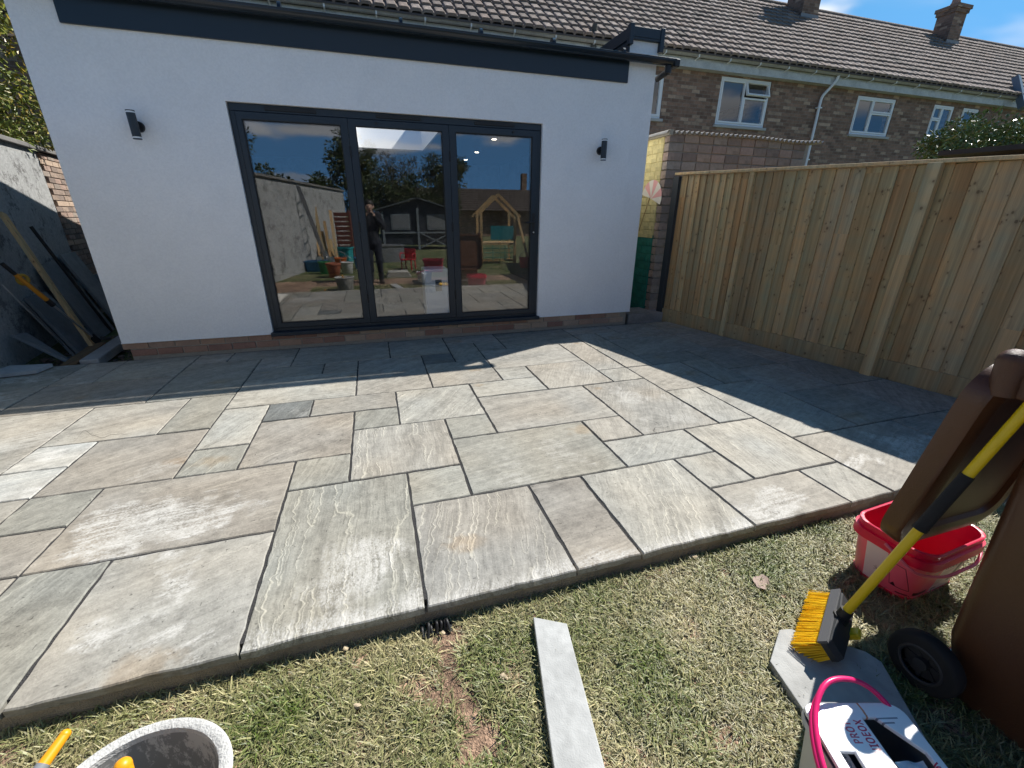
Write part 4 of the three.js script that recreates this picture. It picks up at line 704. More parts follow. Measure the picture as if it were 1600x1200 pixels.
// rectangular tub, red with printed side
function canvasTex(w, h, draw) { const c = document.createElement('canvas'); c.width = w; c.height = h; const x = c.getContext('2d'); draw(x, w, h); const t = new THREE.CanvasTexture(c); t.colorSpace = THREE.SRGBColorSpace; t.anisotropy = 8; return t; }
{
  const t = thing('red_tub', 'red plastic tub with printed hazard label under the hanging bin lid', 'tub', [2.08, LAWN + 0.012, -0.865], 0.06);
  const red = phys(0.74, 0.012, 0.075, 0.35, { transmission: 0.25, thickness: 0 }), pink = phys(0.86, 0.20, 0.28, 0.45, { transmission: 0.3, thickness: 0 });
  const o = (e, r) => rr(-0.20 - e, 0.20 + e, -0.14 - e, 0.14 + e, r, 6), h = 0.27;
  mesh('body', loft([[0, o(-0.035, 0.06)], [0.012, o(-0.028, 0.065)], [h - 0.07, o(-0.004, 0.07)]], true), pink, t);
  mesh('rim', loft([[h - 0.07, o(-0.003, 0.07)], [h - 0.068, o(0.012, 0.075)], [h - 0.03, o(0.012, 0.075)], [h - 0.028, o(0.002, 0.07)], [h, o(0.004, 0.07)], [h + 0.002, o(0.0, 0.07)], [h, o(-0.006, 0.07)], [h - 0.07, o(-0.010, 0.068)], [0.02, o(-0.032, 0.06)]], false), red, t);
  mesh('base_band', loft([[-0.002, o(-0.034, 0.06)], [0.002, o(-0.026, 0.065)], [0.016, o(-0.024, 0.066)], [0.018, o(-0.030, 0.066)]], false), red, t);
  // the printed film wrapped round the left and front faces
  const label = canvasTex(2048, 640, (x, w, hh) => {
    x.fillStyle = '#f4708c'; x.fillRect(0, 0, w, hh); x.fillStyle = '#efe6e6'; x.fillRect(0, 0, 330, hh); x.fillStyle = '#f3d3d6'; x.fillRect(1330, 0, w - 1330, hh);
    x.strokeStyle = '#2b0b10'; x.lineWidth = 9; x.beginPath(); x.moveTo(330, 120); x.lineTo(620, 120); x.lineTo(800, 500); x.lineTo(510, 500); x.closePath(); x.stroke();
    x.fillStyle = '#2b0b10'; x.beginPath(); x.moveTo(520, 495); x.lineTo(610, 495); x.lineTo(560, 440); x.fill(); x.lineWidth = 5; x.beginPath(); x.moveTo(150, 380); x.lineTo(250, 410); x.moveTo(180, 350); x.lineTo(205, 430); x.moveTo(150, 430); x.lineTo(240, 370); x.stroke();
    x.fillStyle = '#d79aa0'; for (let k = 0; k < 5; k++) x.fillRect(860, 40 + k * 30, 200, 14); x.fillStyle = '#b98d90'; for (let k = 0; k < 3; k++) x.fillRect(1090, 70 + k * 62, 170, 34);
    x.fillStyle = '#241012'; x.font = 'bold 118px sans-serif'; x.fillText('TITAN', 1390, 170); x.fillRect(1440, 44, 220, 14);
    x.fillStyle = '#9a6468'; for (let k = 0; k < 9; k++) x.fillRect(1370 - k * 6, 215 + k * 32, 340 - (k * 53) % 110, 9);
    x.fillStyle = '#7b5855'; x.fillRect(1800, 120, 120, 400); x.fillStyle = '#4a2028'; x.fillRect(880, 520, 330, 60); x.fillRect(1400, 560, 150, 26); x.fillRect(640, 580, 170, 18);
  });
  {
    const lo = o(-0.0255, 0.066), hi = o(-0.0025, 0.071), n = lo.length / 4, ids = []; for (let i = n - 1; i <= 2 * n; i++) ids.push(i);
    let len = [0]; for (let k = 1; k < ids.length; k++) len.push(len[k - 1] + Math.hypot(hi[ids[k]][0] - hi[ids[k - 1]][0], hi[ids[k]][1] - hi[ids[k - 1]][1]));
    const T = len[len.length - 1], pos = [], uv = [], idx = [];
    ids.forEach((i, k) => { pos.push(lo[i][0], 0.018, lo[i][1], hi[i][0], h - 0.073, hi[i][1]); const u = 1 - len[k] / T; uv.push(u, 0, u, 1); if (k) { const b = k * 2; idx.push(b - 2, b - 1, b, b, b - 1, b + 1); } });
    const g = new THREE.BufferGeometry(); g.setAttribute('position', new THREE.Float32BufferAttribute(pos, 3)); g.setAttribute('uv', new THREE.Float32BufferAttribute(uv, 2)); g.setIndex(idx); g.computeVertexNormals();
    mesh('printed_label', g, new THREE.MeshPhysicalMaterial({ map: label, roughness: 0.4, transmission: 0.2, thickness: 0, side: THREE.DoubleSide }), t, 'printed film with a hazard diamond and dark lettering');
  }
  mesh('carry_handle', tube([[-0.216, 0.21, 0.0], [-0.222, 0.19, 0.06], [-0.215, 0.165, 0.115], [-0.12, 0.15, 0.158], [0.0, 0.148, 0.165], [0.12, 0.15, 0.160], [0.205, 0.17, 0.12], [0.216, 0.21, 0.0]].map(p => [p[0], p[1] + 0.025, p[2]]), 0.006, 50, 8), pink, t);
}
// white tub with empty printed bags and a pink handle
{
  const t = thing('rubbish_tub', 'white tub of empty printed bags with a pink carry handle', 'tub', [1.02, LAWN + 0.075, -0.27], -0.30);
  const o = (e, r) => rr(-0.125 - e, 0.125 + e, -0.17 - e, 0.17 + e, r, 6), h = 0.20;
  const wh = std(0.66, 0.67, 0.68, 0.45, { map: speckle });
  mesh('body', loft([[0, o(-0.02, 0.04)], [h, o(0, 0.05)], [h + 0.004, o(0.008, 0.055)], [h - 0.012, o(0.010, 0.055)], [h - 0.014, o(0.002, 0.05)]], true), wh, t);
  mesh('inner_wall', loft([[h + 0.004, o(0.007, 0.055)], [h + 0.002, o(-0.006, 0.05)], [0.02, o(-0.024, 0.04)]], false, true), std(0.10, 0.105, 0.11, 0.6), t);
  const print = canvasTex(512, 1024, (x, w, hh) => {
    x.fillStyle = '#f1f2f4'; x.fillRect(0, 0, w, hh); x.fillStyle = '#c22a4e'; x.save(); x.translate(150, 900); x.rotate(-Math.PI / 2); x.font = 'bold 58px sans-serif'; x.fillText('PROTO', 610, 48); x.fillText('PROTO', 330, 40); x.fillText('NIOEOX', 545, 112); x.fillText('NIOEOX', 280, 330); x.restore();
    x.fillStyle = '#6f8f8c'; x.fillRect(0, 470, w, 12); x.fillStyle = '#d58a66'; x.fillRect(300, 0, 10, hh); x.fillStyle = '#8a8c96'; x.fillRect(330, 120, 120, 10); x.fillRect(330, 150, 90, 10); x.fillRect(250, 690, 180, 12);
  });
  const bag = (x0, x1, z0, z1, seed, y) => { const g = new THREE.BoxGeometry(x1 - x0, 0.05, z1 - z0, 22, 3, 34).translate((x0 + x1) / 2, y, (z0 + z1) / 2), p = g.attributes.position; for (let i = 0; i < p.count; i++) { const x = p.getX(i), z = p.getZ(i), Y = p.getY(i); const f = Math.abs(vn(x * 26 + seed + vn(z * 9, seed) * 1.2, z * 11)) * 0.022 + 0.012 * vn(x * 60, z * 40 + seed); p.setXYZ(i, x + 0.008 * vn(z * 20, Y * 20 + seed), Y + f - 0.35 * (x - (x0 + x1) / 2) * Math.sin(seed), z + 0.008 * vn(x * 25, seed)); } g.computeVertexNormals(); return g; };
  const bm = new THREE.MeshPhysicalMaterial({ map: print, roughness: 0.32, clearcoat: 0.3 });
  // printed film stretched over the top, split open in two places, with sacks below
  const film = (() => { const g = extr(rr(-0.128, 0.128, -0.172, 0.172, 0.035, 6), 0.006, [rect(-0.100, -0.062, -0.06, 0.15), [[0.012, -0.135], [0.045, -0.135], [0.108, -0.06], [0.108, 0.15], [0.07, 0.15], [0.012, 0.02]]], 0.003).rotateX(Math.PI / 2).translate(0, h + 0.012, 0), p = g.attributes.position; for (let i = 0; i < p.count; i++) p.setY(i, p.getY(i) + 0.006 * vn(p.getX(i) * 30 + 3, p.getZ(i) * 24)); const u = bmap(g).attributes.uv; for (let i = 0; i < u.count; i++) u.setXY(i, u.getX(i) / 0.26 + 0.5, 0.5 - u.getY(i) / 0.35); return g; })();
  const fg = clean(film); { const p = fg.attributes.position, u = new Float32Array(p.count * 2); for (let i = 0; i < p.count; i++) { u[i * 2] = p.getX(i) / 0.26 + 0.5; u[i * 2 + 1] = 0.5 - p.getZ(i) / 0.35; } fg.setAttribute('uv', new THREE.BufferAttribute(u, 2)); }
  mesh('printed_film', fg, bm, t);
  mesh('printed_bag', bag(-0.105, -0.06, -0.10, 0.15, 1.2, h - 0.055), bm, t); mesh('printed_bag', bag(0.055, 0.11, -0.06, 0.16, 5.3, h - 0.05), bm, t);
  const pinkM = phys(0.80, 0.02, 0.16, 0.32);
  mesh('carry_handle', [tube([[-0.12, h - 0.02, 0.10], [-0.152, h - 0.01, 0.04], [-0.158, h + 0.01, -0.03], [-0.12, h + 0.045, -0.13], [-0.06, h + 0.07, -0.185], [0.02, h + 0.06, -0.20], [0.08, h + 0.03, -0.19], [0.122, h - 0.005, -0.14]], 0.0068, 60, 8), tube([[-0.125, h - 0.03, 0.15], [-0.155, h - 0.02, 0.06], [-0.166, h + 0.0, -0.02], [-0.13, h + 0.036, -0.125], [-0.07, h + 0.062, -0.182]], 0.0068, 40, 8)], pinkM, t);
}
// stone offcut under the broom, long pale strip
const stoneMat = c => std(...c, 0.8, { map: blotch, bumpMap: speckleH, bumpScale: 0.0007 });
function flatStone(name, label, P, y, th, m) { return tag(mesh(name, bmap(extr(P, th, [], 0.003).rotateX(Math.PI / 2).translate(0, y, 0)), m), label, 'slab'); }
flatStone('slab_offcut', 'grey stone offcut under the broom head', [[1.165, -0.70], [1.30, -0.785], [1.345, -0.775], [1.52, -0.63], [1.535, -0.585], [1.34, -0.26], [1.10, -0.38]], LAWN + 0.045, 0.028, stoneMat([0.44, 0.44, 0.42]));
flatStone('stone_strip', 'long pale stone strip lying on the lawn', [[0.437, -1.098], [0.548, -1.035], [0.47, -0.62], [0.40, -0.25], [0.258, -0.28], [0.335, -0.66]], LAWN + 0.052, 0.03, stoneMat([0.52, 0.525, 0.51]));
// builder's tub at the lower left with trowels
{
  const t = thing('builders_tub', 'mortar stained grey rubber tub at the lower left corner', 'tub', [-0.625, LAWN, -0.735]);
  const crust = tex(512, 512, 0.5, (i, j) => { const n = 0.5 * vn(pn(i, 512, 16), pn(j, 512, 8)) + 0.4 * vn(pn(i, 512, 64), pn(j, 512, 32)) + 0.3 * vn(pn(i, 512, 256), pn(j, 512, 128)), k = sstep(-0.15, 0.4, n); return [mix(0.22, 0.46, k), mix(0.218, 0.45, k), mix(0.21, 0.42, k)]; });
  const cm = std(1, 1, 1, 0.95, { map: crust, bumpMap: speckleH, bumpScale: 0.004 }), h = 0.29;
  const lathe = P => { const g = new THREE.LatheGeometry(P.map(p => new THREE.Vector2(...p)), 64), p = g.attributes.position; for (let i = 0; i < p.count; i++) { const a = Math.atan2(p.getZ(i), p.getX(i)), k = 1 + 0.035 * Math.sin(2 * a + 0.8) * p.getY(i) / h; p.setX(i, p.getX(i) * k * 1.06); p.setZ(i, p.getZ(i) * k); } g.computeVertexNormals(); return bmap(toCreasedNormals(g, 0.8)); };
  mesh('body', lathe([[0.001, 0.004], [0.125, 0.004], [0.132, 0.012], [0.162, h - 0.02], [0.166, h - 0.006]]), cm, t);
  mesh('inner_wall', lathe([[0.150, h - 0.006], [0.148, h - 0.02], [0.122, 0.03], [0.001, 0.024]]), std(1, 1, 1, 0.95, { map: crust }), t);
  mesh('rim', lathe([[0.166, h - 0.012], [0.174, h - 0.008], [0.177, h + 0.001], [0.172, h + 0.008], [0.160, h + 0.009], [0.151, h + 0.004], [0.149, h - 0.01]]), std(0.60, 0.59, 0.56, 0.95, { map: speckle, bumpMap: speckleH, bumpScale: 0.002 }), t);
}
{
  const yel = phys(0.80, 0.34, 0.008, 0.4);
  const t = thing('pointing_trowel', 'yellow handled trowel standing in the grey rubber tub', 'trowel');
  const A = V(-0.62, 0.02, -0.69), B = V(-0.655, 0.235, -0.80), at = k => A.clone().lerp(B, k).toArray();
  mesh('handle', [rod(at(0.45), at(0.7), 0.016, 0.019, 16), rod(at(0.7), at(0.96), 0.019, 0.017, 16), new THREE.SphereGeometry(0.0175, 14, 10).translate(...at(0.96))], yel, t);
  mesh('blade', [rod(at(0.2), at(0.46), 0.006), beam(at(-0.35), at(0.22), 0.06, 0.003, [0, 0, 1])], M.steel, t);
  const u = thing('hand_trowel', 'yellow and grey handled tool lying on the grass left of the tub', 'trowel');
  const C = V(-1.03, -0.05, -1.145), D = V(-1.08, -0.055, -1.0), bt = k => C.clone().lerp(D, k).toArray();
  const C2 = V(-0.975, 0.0, -1.10), D2 = V(-1.02, -0.03, -0.96), ct = k => C2.clone().lerp(D2, k).toArray();
  mesh('handle', [rod(ct(0.06), ct(0.5), 0.013, 0.015, 16), new THREE.SphereGeometry(0.0135, 14, 10).translate(...ct(0.06))], yel, u);
  mesh('collar', rod(ct(0.5), ct(0.8), 0.017, 0.015, 16), std(0.22, 0.235, 0.25, 0.5), u);
  mesh('blade', beam(ct(0.8), ct(1.9), 0.07, 0.003, [0, 1, 0]), M.steel, u);
}
// small bits: dead leaf, pebbles, black drain grate
{
  const g = new THREE.CircleGeometry(0.042, 14), p = g.attributes.position; for (let i = 0; i < p.count; i++) { const x = p.getX(i), y = p.getY(i); p.setXYZ(i, x * (1 + 0.35 * vn(x * 90, y * 90)), y * 0.7 * (1 + 0.35 * vn(x * 80 + 9, y * 80)), 0.008 * vn(x * 70, y * 70 + 5) + 0.15 * x * x / 0.04); }
  g.rotateX(-Math.PI / 2 + 0.1).rotateY(0.4).translate(1.43, LAWN + 0.034, -0.99); g.computeVertexNormals();
  tag(mesh('dead_leaf', bmap(g), std(0.40, 0.30, 0.25, 0.9, { side: THREE.DoubleSide, map: speckle })), 'pale dead leaf on the lawn in front of the patio', 'leaf');
  const r = rng(71); for (const [x, z, s, l] of [[-0.245, -1.195, 0.016, 'pale pebble at the patio edge left of the black grate'], [-0.20, -0.98, 0.015, 'pale pebble in the middle of the left lawn'], [0.10, -1.155, 0.012, 'small pale stone at the head of the bare soil'], [1.255, -1.20, 0.02, 'brown stone chip at the foot of the patio near the tub'], [0.27, -0.93, 0.018, 'pale pebble between the bare soil and the stone strip']]) {
    const q = new THREE.DodecahedronGeometry(s, 1), pp = q.attributes.position; for (let i = 0; i < pp.count; i++) { const k = 1 + 0.55 * vn(pp.getX(i) * 90 + x * 10, pp.getY(i) * 90 + pp.getZ(i) * 70); pp.setXYZ(i, pp.getX(i) * k, pp.getY(i) * k * 0.55, pp.getZ(i) * k * 0.8); } q.scale(0.72, 0.72, 0.72); q.computeVertexNormals();
    tag(mesh('pebble', bmap(q.rotateY(x * 20).translate(x, LAWN + 0.028, z)), std(0.52, 0.42, 0.28, 0.9, { map: speckle })), l, 'pebble');
  }
  const d = thing('drain_grate', 'crumpled black plastic at the patio edge above the bare soil', 'grate', [0.078, LAWN + 0.012, -1.195]);
  for (let k = 0; k < 7; k++) mesh('bar', tube([[-0.05 + k * 0.015, 0.0, -0.02], [-0.045 + k * 0.016 + 0.01 * vn(k, 3), 0.02 + 0.014 * vn(k * 3, 1), 0.005], [-0.05 + k * 0.0165, 0.004, 0.03 + 0.01 * vn(k, 7)]], 0.0065, 10, 6), M.black, d);
  mesh('frame', rbx(-0.06, 0.06, -0.01, 0.004, -0.03, 0.03, 0.003), M.black, d);
}

// ---------- the grass ----------
{
  const r = rng(87), bare = (x, z) => {          // 0 covered .. 1 bare soil
    const n = fbm(x * 7 + 3, z * 7 + 11, 4), path = Math.hypot((x - 0.115 - 0.03 * Math.sin(z * 14)) / 0.115, 0) + 0.9 * n;
    const a = (z > -1.19 && z < -0.72) ? sstep(1.0, 0.35, path) : 0, b = sstep(0.20, 0.42, n - 0.10) * 0.8, c = sstep(0.75, 0.3, Math.hypot((x - 0.30) / 0.09, (z + 0.93) / 0.10) + 0.5 * n), d = sstep(0.8, 0.3, Math.hypot((x - 0.85) / 0.22, (z + 0.72) / 0.06) + 0.6 * n);
    return Math.max(a, b, c * 0.8, d * 0.6);
  };
  const kinds = [];
  for (let v = 0; v < 4; v++) {
    const pos = [];
    for (let b = 0; b < 8; b++) {
      const a = r() * 6.283, lean = 0.5 + 1.1 * r(), L = 0.030 + 0.042 * r(), w = 0.0018 + 0.0016 * r(), x0 = (r() - 0.5) * 0.024, z0 = (r() - 0.5) * 0.024, ca = Math.cos(a), sa = Math.sin(a), bend = (r() - 0.5) * 0.9;
      let px = x0, py = 0, pz = z0, th = lean * 0.35, prev = null;
      for (let s = 0; s <= 3; s++) {
        const ww = w * (1 - 0.28 * s) * (s === 3 ? 0.15 : 1), ax = a + bend * s / 3, c2 = Math.cos(ax), s2 = Math.sin(ax);
        const l = [px - s2 * ww, py, pz + c2 * ww], q = [px + s2 * ww, py, pz - c2 * ww];
        if (prev) pos.push(...prev[0], ...prev[1], ...q, ...prev[0], ...q, ...l);
        prev = [l, q]; px += c2 * Math.sin(th) * L / 3; pz += s2 * Math.sin(th) * L / 3; py += Math.cos(th) * L / 3; th += lean * 0.55;
      }
    }
    const g = new THREE.BufferGeometry(); g.setAttribute('position', new THREE.Float32BufferAttribute(pos, 3)); g.computeVertexNormals(); kinds.push(g);
  }
  const spots = [[], [], [], []];
  for (let i = 0; i < 40000; i++) {
    const x = -1.75 + 4.9 * r(), z = -1.225 + 1.12 * Math.pow(r(), 1.0);
    if (z > -0.1 || (x < -1.3 && z > -0.95)) continue;
    if (r() < bare(x, z) * 0.97) continue;
    spots[i & 3].push([x, z]);
  }
  const m = new THREE.MeshStandardMaterial({ color: 0xffffff, roughness: 0.5, side: THREE.DoubleSide }), D = new THREE.Object3D(), c = new THREE.Color();
  const lawn = new THREE.Group(); lawn.name = numbered('lawn'); lawn.userData = { label: 'short patchy lawn, half dry, in front of the patio', category: 'grass', kind: 'stuff' }; scene.add(lawn);
  spots.forEach((list, v) => {
    const im = new THREE.InstancedMesh(kinds[v], m, list.length); im.name = 'grass_blades'; im.castShadow = im.receiveShadow = true; im.userData.kind = 'stuff'; lawn.add(im);
    list.forEach(([x, z], i) => {
      const n = fbm(x * 4 + 60, z * 4 + 9, 4), dry = clamp(0.56 + n * 0.75 + 0.25 * bare(x, z) + (x < -0.6 ? 0.12 : 0)), edge = sstep(-1.14, -1.22, z);
      D.position.set(x, LAWN - 0.002, z); D.rotation.set((r() - 0.5) * 0.3, r() * 6.283, (r() - 0.5) * 0.3); const s = (0.75 + 0.6 * r()) * (1 - 0.12 * edge); D.scale.set(s, s * mix(1, 0.7, dry), s); D.updateMatrix(); im.setMatrixAt(i, D.matrix);
      const t = clamp(dry + (r() - 0.5) * 0.7), q = 0.5 + 0.85 * r();
      c.setRGB(mix(0.105, 0.39, t) * q, mix(0.15, 0.335, t) * q, mix(0.026, 0.175, t) * q); im.setColorAt(i, c);
    });
  });
}

// ---------- inside the room, seen through the glass ----------
{
  const t = thing('white_cabinet', 'white cabinet standing just inside the middle glass leaf', 'cabinet', [0.715, 0.15, -5.62]);
  mesh('carcass', rbx(-0.15, 0.15, 0, 0.60, -0.15, 0.15, 0.012), std(0.82, 0.85, 0.85, 0.4), t);
  mesh('door', rbx(-0.135, 0.135, 0.03, 0.57, 0.151, 0.165, 0.006), std(0.76, 0.80, 0.80, 0.4), t);
  mesh('handle', rbx(-0.02, 0.06, 0.33, 0.47, 0.166, 0.176, 0.006), std(0.1, 0.11, 0.11, 0.5), t);
}
// ---------- the garden behind the viewer, mirrored in the glass ----------
{
  const b = thing('bungalow', 'brown tiled bungalow mirrored in the right hand glass', 'house');
  mesh('wall', bmap([bx(1.5, 16, -0.1, 1.75, 22.5, 27)]), houseBrick, b);
  const rf = mesh('roof', [extr([[22.1, 1.70], [24.8, 3.25], [27.4, 1.70]], 15).rotateY(-Math.PI / 2).translate(16.3, 0, 0).applyMatrix4(new THREE.Matrix4())], std(0.06, 0.05, 0.045, 0.95), b);
  const g = []; for (let k = 0; k < 10; k++) { const s = k / 10, z = 22.05 + 2.7 * s, y = 1.70 + 1.55 * s; g.push(beam([1.2, y + 0.05, z], [16.4, y + 0.05, z], 0.32, 0.03, [0, 0.8, -0.35])); }
  mesh('tile_course', bmap(g), std(0.085, 0.066, 0.055, 0.95, { map: blotch }), rf);
  mesh('chimney', bmap(bx(11.6, 12.0, 3.0, 4.4, 24.6, 25.0)), houseBrick, b);
}
const gT = 'garden trees mirrored in the glass';
tree('mirrored_tree', 'tall dense tree mirrored between the left and middle glass', 'tree', [-0.6, -0.1, 18.4], [-0.5, 3.6, 18], [1.7, 1.9, 1.4], 7000, 0.16, leafMat(0.06, 0.085, 0.02), 101, gT, 40, 0.5);
tree('mirrored_tree', 'thin twiggy tree mirrored in the middle glass', 'tree', [1.7, -0.1, 19.2], [1.7, 3.3, 19], [1.5, 1.6, 1.2], 3000, 0.12, leafMat(0.10, 0.10, 0.05), 102, gT, 34, 0.5);
tree('mirrored_tree', 'rounded tree mirrored at the right of the middle glass', 'tree', [4.9, -0.1, 20.2], [4.9, 3.7, 20], [1.3, 1.4, 1.2], 5000, 0.15, leafMat(0.065, 0.085, 0.02), 103, gT, 30, 0.5);
tree('mirrored_tree', 'tree mirrored at the far left of the left glass', 'tree', [-5.2, -0.1, 9], [-4.9, 2.9, 8.6], [1.3, 1.3, 1.4], 5000, 0.12, leafMat(0.07, 0.085, 0.02), 104, gT, 30, 0.45);
{
  const s = thing('summerhouse', 'dark blue summerhouse with pale trim mirrored in the middle glass', 'summerhouse', [2.0, LAWN, 11.2], Math.PI);
  const navy = std(0.03, 0.04, 0.055, 0.7, { map: blotch }), trim = std(0.20, 0.23, 0.25, 0.7);
  mesh('wall', extr([[-1.6, 0.2], [1.6, 0.2], [1.6, 1.65], [0, 2.1], [-1.6, 1.65]], 1.6, []).translate(0, 0, -0.8), navy, s);
  mesh('roof', [beam([0, 2.15, -1.0], [0, 2.15, 1.0], 0.2, 0.04), ...[-1, 1].map(k => { const A = V(0, 2.16, 0), B = V(k * 1.85, 1.63, 0); return beam([A.x, A.y, 0], [B.x, B.y, 0], 2.0, 0.05, [0, 1, 0]); })], std(0.10, 0.115, 0.125, 0.9), s);
  mesh('porch_post', [bx(-1.55, -1.45, 0, 1.6, 0.82, 0.9), bx(1.45, 1.55, 0, 1.6, 0.82, 0.9), bx(-0.05, 0.05, 0, 1.75, 0.82, 0.9)], trim, s);
  mesh('rail', [bx(-1.45, 1.45, 0.7, 0.76, 0.83, 0.88), beam([-1.4, 0.1, 0.86], [-0.1, 0.7, 0.86], 0.05, 0.03, [0, 0, 1]), beam([-1.4, 0.7, 0.86], [-0.1, 0.1, 0.86], 0.05, 0.03, [0, 0, 1])], trim, s);
  for (const k of [-0.8, 0.75]) { const w = mesh('window', bx(k - 0.4, k + 0.4, 0.85, 1.5, 0.801, 0.83), trim, s); mesh('pane', bx(k - 0.35, k + 0.35, 0.9, 1.45, 0.831, 0.84), std(0.22, 0.23, 0.24, 0.08), w); }
}
{
  const c = thing('climbing_frame', 'pale timber climbing frame with a pitched top mirrored in the right glass', 'climbing frame', [3.95, LAWN, 4.4], 0.1);
  const pw = std(1.2, 1.15, 1.05, 0.8, { map: woodA });
  for (const [x, z] of [[-0.55, -0.5], [0.55, -0.5], [-0.55, 0.5], [0.55, 0.5]]) mesh('post', bmap(beam([x, 0, z], [x, 1.55, z], 0.08, 0.08, [0, 0, 1])), pw, c);
  for (const z of [-0.52, 0.52]) for (const s of [-1, 1]) mesh('rafter', bmap(beam([s * 0.72, 1.42, z], [0, 2.08, z], 0.08, 0.06, [0, 0, 1])), pw, c);
  mesh('platform', bmap([bx(-0.6, 0.6, 0.58, 0.64, -0.55, 0.55)]), pw, c);
  mesh('brace', bmap([beam([0.62, 1.5, -0.5], [0.95, 0, -0.9], 0.07, 0.07, [0, 0, 1]), beam([-0.55, 0.1, -0.52], [0.55, 0.1, -0.52], 0.06, 0.06, [0, 0, 1])]), pw, c);
  mesh('tarpaulin', bmap(new THREE.BoxGeometry(0.75, 0.42, 0.02).translate(0.12, 0.95, -0.56)), std(0.02, 0.25, 0.28, 0.7), c);
  mesh('rope_ladder', [-0.2, 0.2].map(x => rod([x, 0.1, -0.62], [x, 0.58, -0.58], 0.014)).concat([0.2, 0.34, 0.48].map(y => rod([-0.5, y, -0.6], [0.5, y, -0.6], 0.012))), std(0.02, 0.22, 0.18, 0.7), c);
}
{
  const c = thing('red_chair', 'small red plastic chair mirrored in the middle glass', 'chair', [0.92, LAWN, 2.9], Math.PI + 0.5), rd = std(0.55, 0.015, 0.03, 0.4);
  mesh('seat', rbx(-0.17, 0.17, 0.26, 0.285, -0.16, 0.16, 0.01), rd, c); mesh('backrest', [rbx(-0.17, 0.17, 0.29, 0.56, -0.18, -0.155, 0.01)], rd, c);
  for (const [x, z] of [[-0.15, -0.14], [0.15, -0.14], [-0.15, 0.14], [0.15, 0.14]]) mesh('leg', rod([x, 0, z], [x * 0.95, 0.27, z * 0.95], 0.018), rd, c);
  for (const s of [-1, 1]) mesh('armrest', tube([[s * 0.17, 0.44, -0.15], [s * 0.19, 0.43, 0.1], [s * 0.17, 0.28, 0.14]], 0.014, 14, 8), rd, c);
}
{
  const f = thing('slatted_screen', 'red brown slatted screen mirrored in the left glass', 'screen', [-1.15, LAWN, 6.2], 0.15), rb = std(0.20, 0.06, 0.04, 0.8, { map: blotch });
  for (let k = 0; k < 10; k++) mesh('slat', rbx(-0.5, 0.5, 0.06 + k * 0.15, 0.18 + k * 0.15, -0.01, 0.01, 0.004), rb, f);
  for (const x of [-0.48, 0.48]) mesh('post', bx(x - 0.04, x + 0.04, 0, 1.6, 0.012, 0.09), rb, f);
}
{ const st = std(0.5, 0.48, 0.43, 0.85, { map: blotch }); for (let k = 0; k < 4; k++) tag(mesh('stacked_slab', bmap(rbx(0.25 + k * 0.015, 0.85 - k * 0.02, LAWN + k * 0.034, LAWN + 0.03 + k * 0.034, 1.15, 1.65, 0.004)), st), ['lowest pale slab of the stack mirrored behind the viewer', 'second pale slab from the bottom of the mirrored stack', 'third pale slab from the bottom of the mirrored stack', 'topmost pale slab of the mirrored stack'][k], 'slab', 'stacked slabs on the lawn behind the viewer'); }
{
  const g = thing('garden_pot', 'terracotta pot mirrored low in the left glass', 'pot', [-1.0, LAWN, 1.6]);
  mesh('body', new THREE.LatheGeometry([[0.001, 0], [0.12, 0], [0.17, 0.3], [0.185, 0.3], [0.185, 0.35], [0.16, 0.35], [0.15, 0.28], [0.001, 0.27]].map(p => new THREE.Vector2(...p)), 28), std(0.38, 0.12, 0.06, 0.85, { map: speckle }), g);
  const q = thing('blue_crate', 'blue crate of tools mirrored in the left glass', 'crate', [-1.55, LAWN, 3.0], 0.3), bl = std(0.03, 0.16, 0.32, 0.5);
  mesh('body', loft([[0, rr(-0.22, 0.22, -0.15, 0.15, 0.03)], [0.28, rr(-0.25, 0.25, -0.18, 0.18, 0.03)], [0.28, rr(-0.235, 0.235, -0.165, 0.165, 0.03)], [0.02, rr(-0.21, 0.21, -0.14, 0.14, 0.03)]], true, true), bl, q);
  mesh('rim', loft([[0.25, rr(-0.247, 0.247, -0.177, 0.177, 0.03)], [0.25, rr(-0.27, 0.27, -0.2, 0.2, 0.04)], [0.285, rr(-0.27, 0.27, -0.2, 0.2, 0.04)], [0.285, rr(-0.235, 0.235, -0.165, 0.165, 0.03)]], false), bl, q);
}

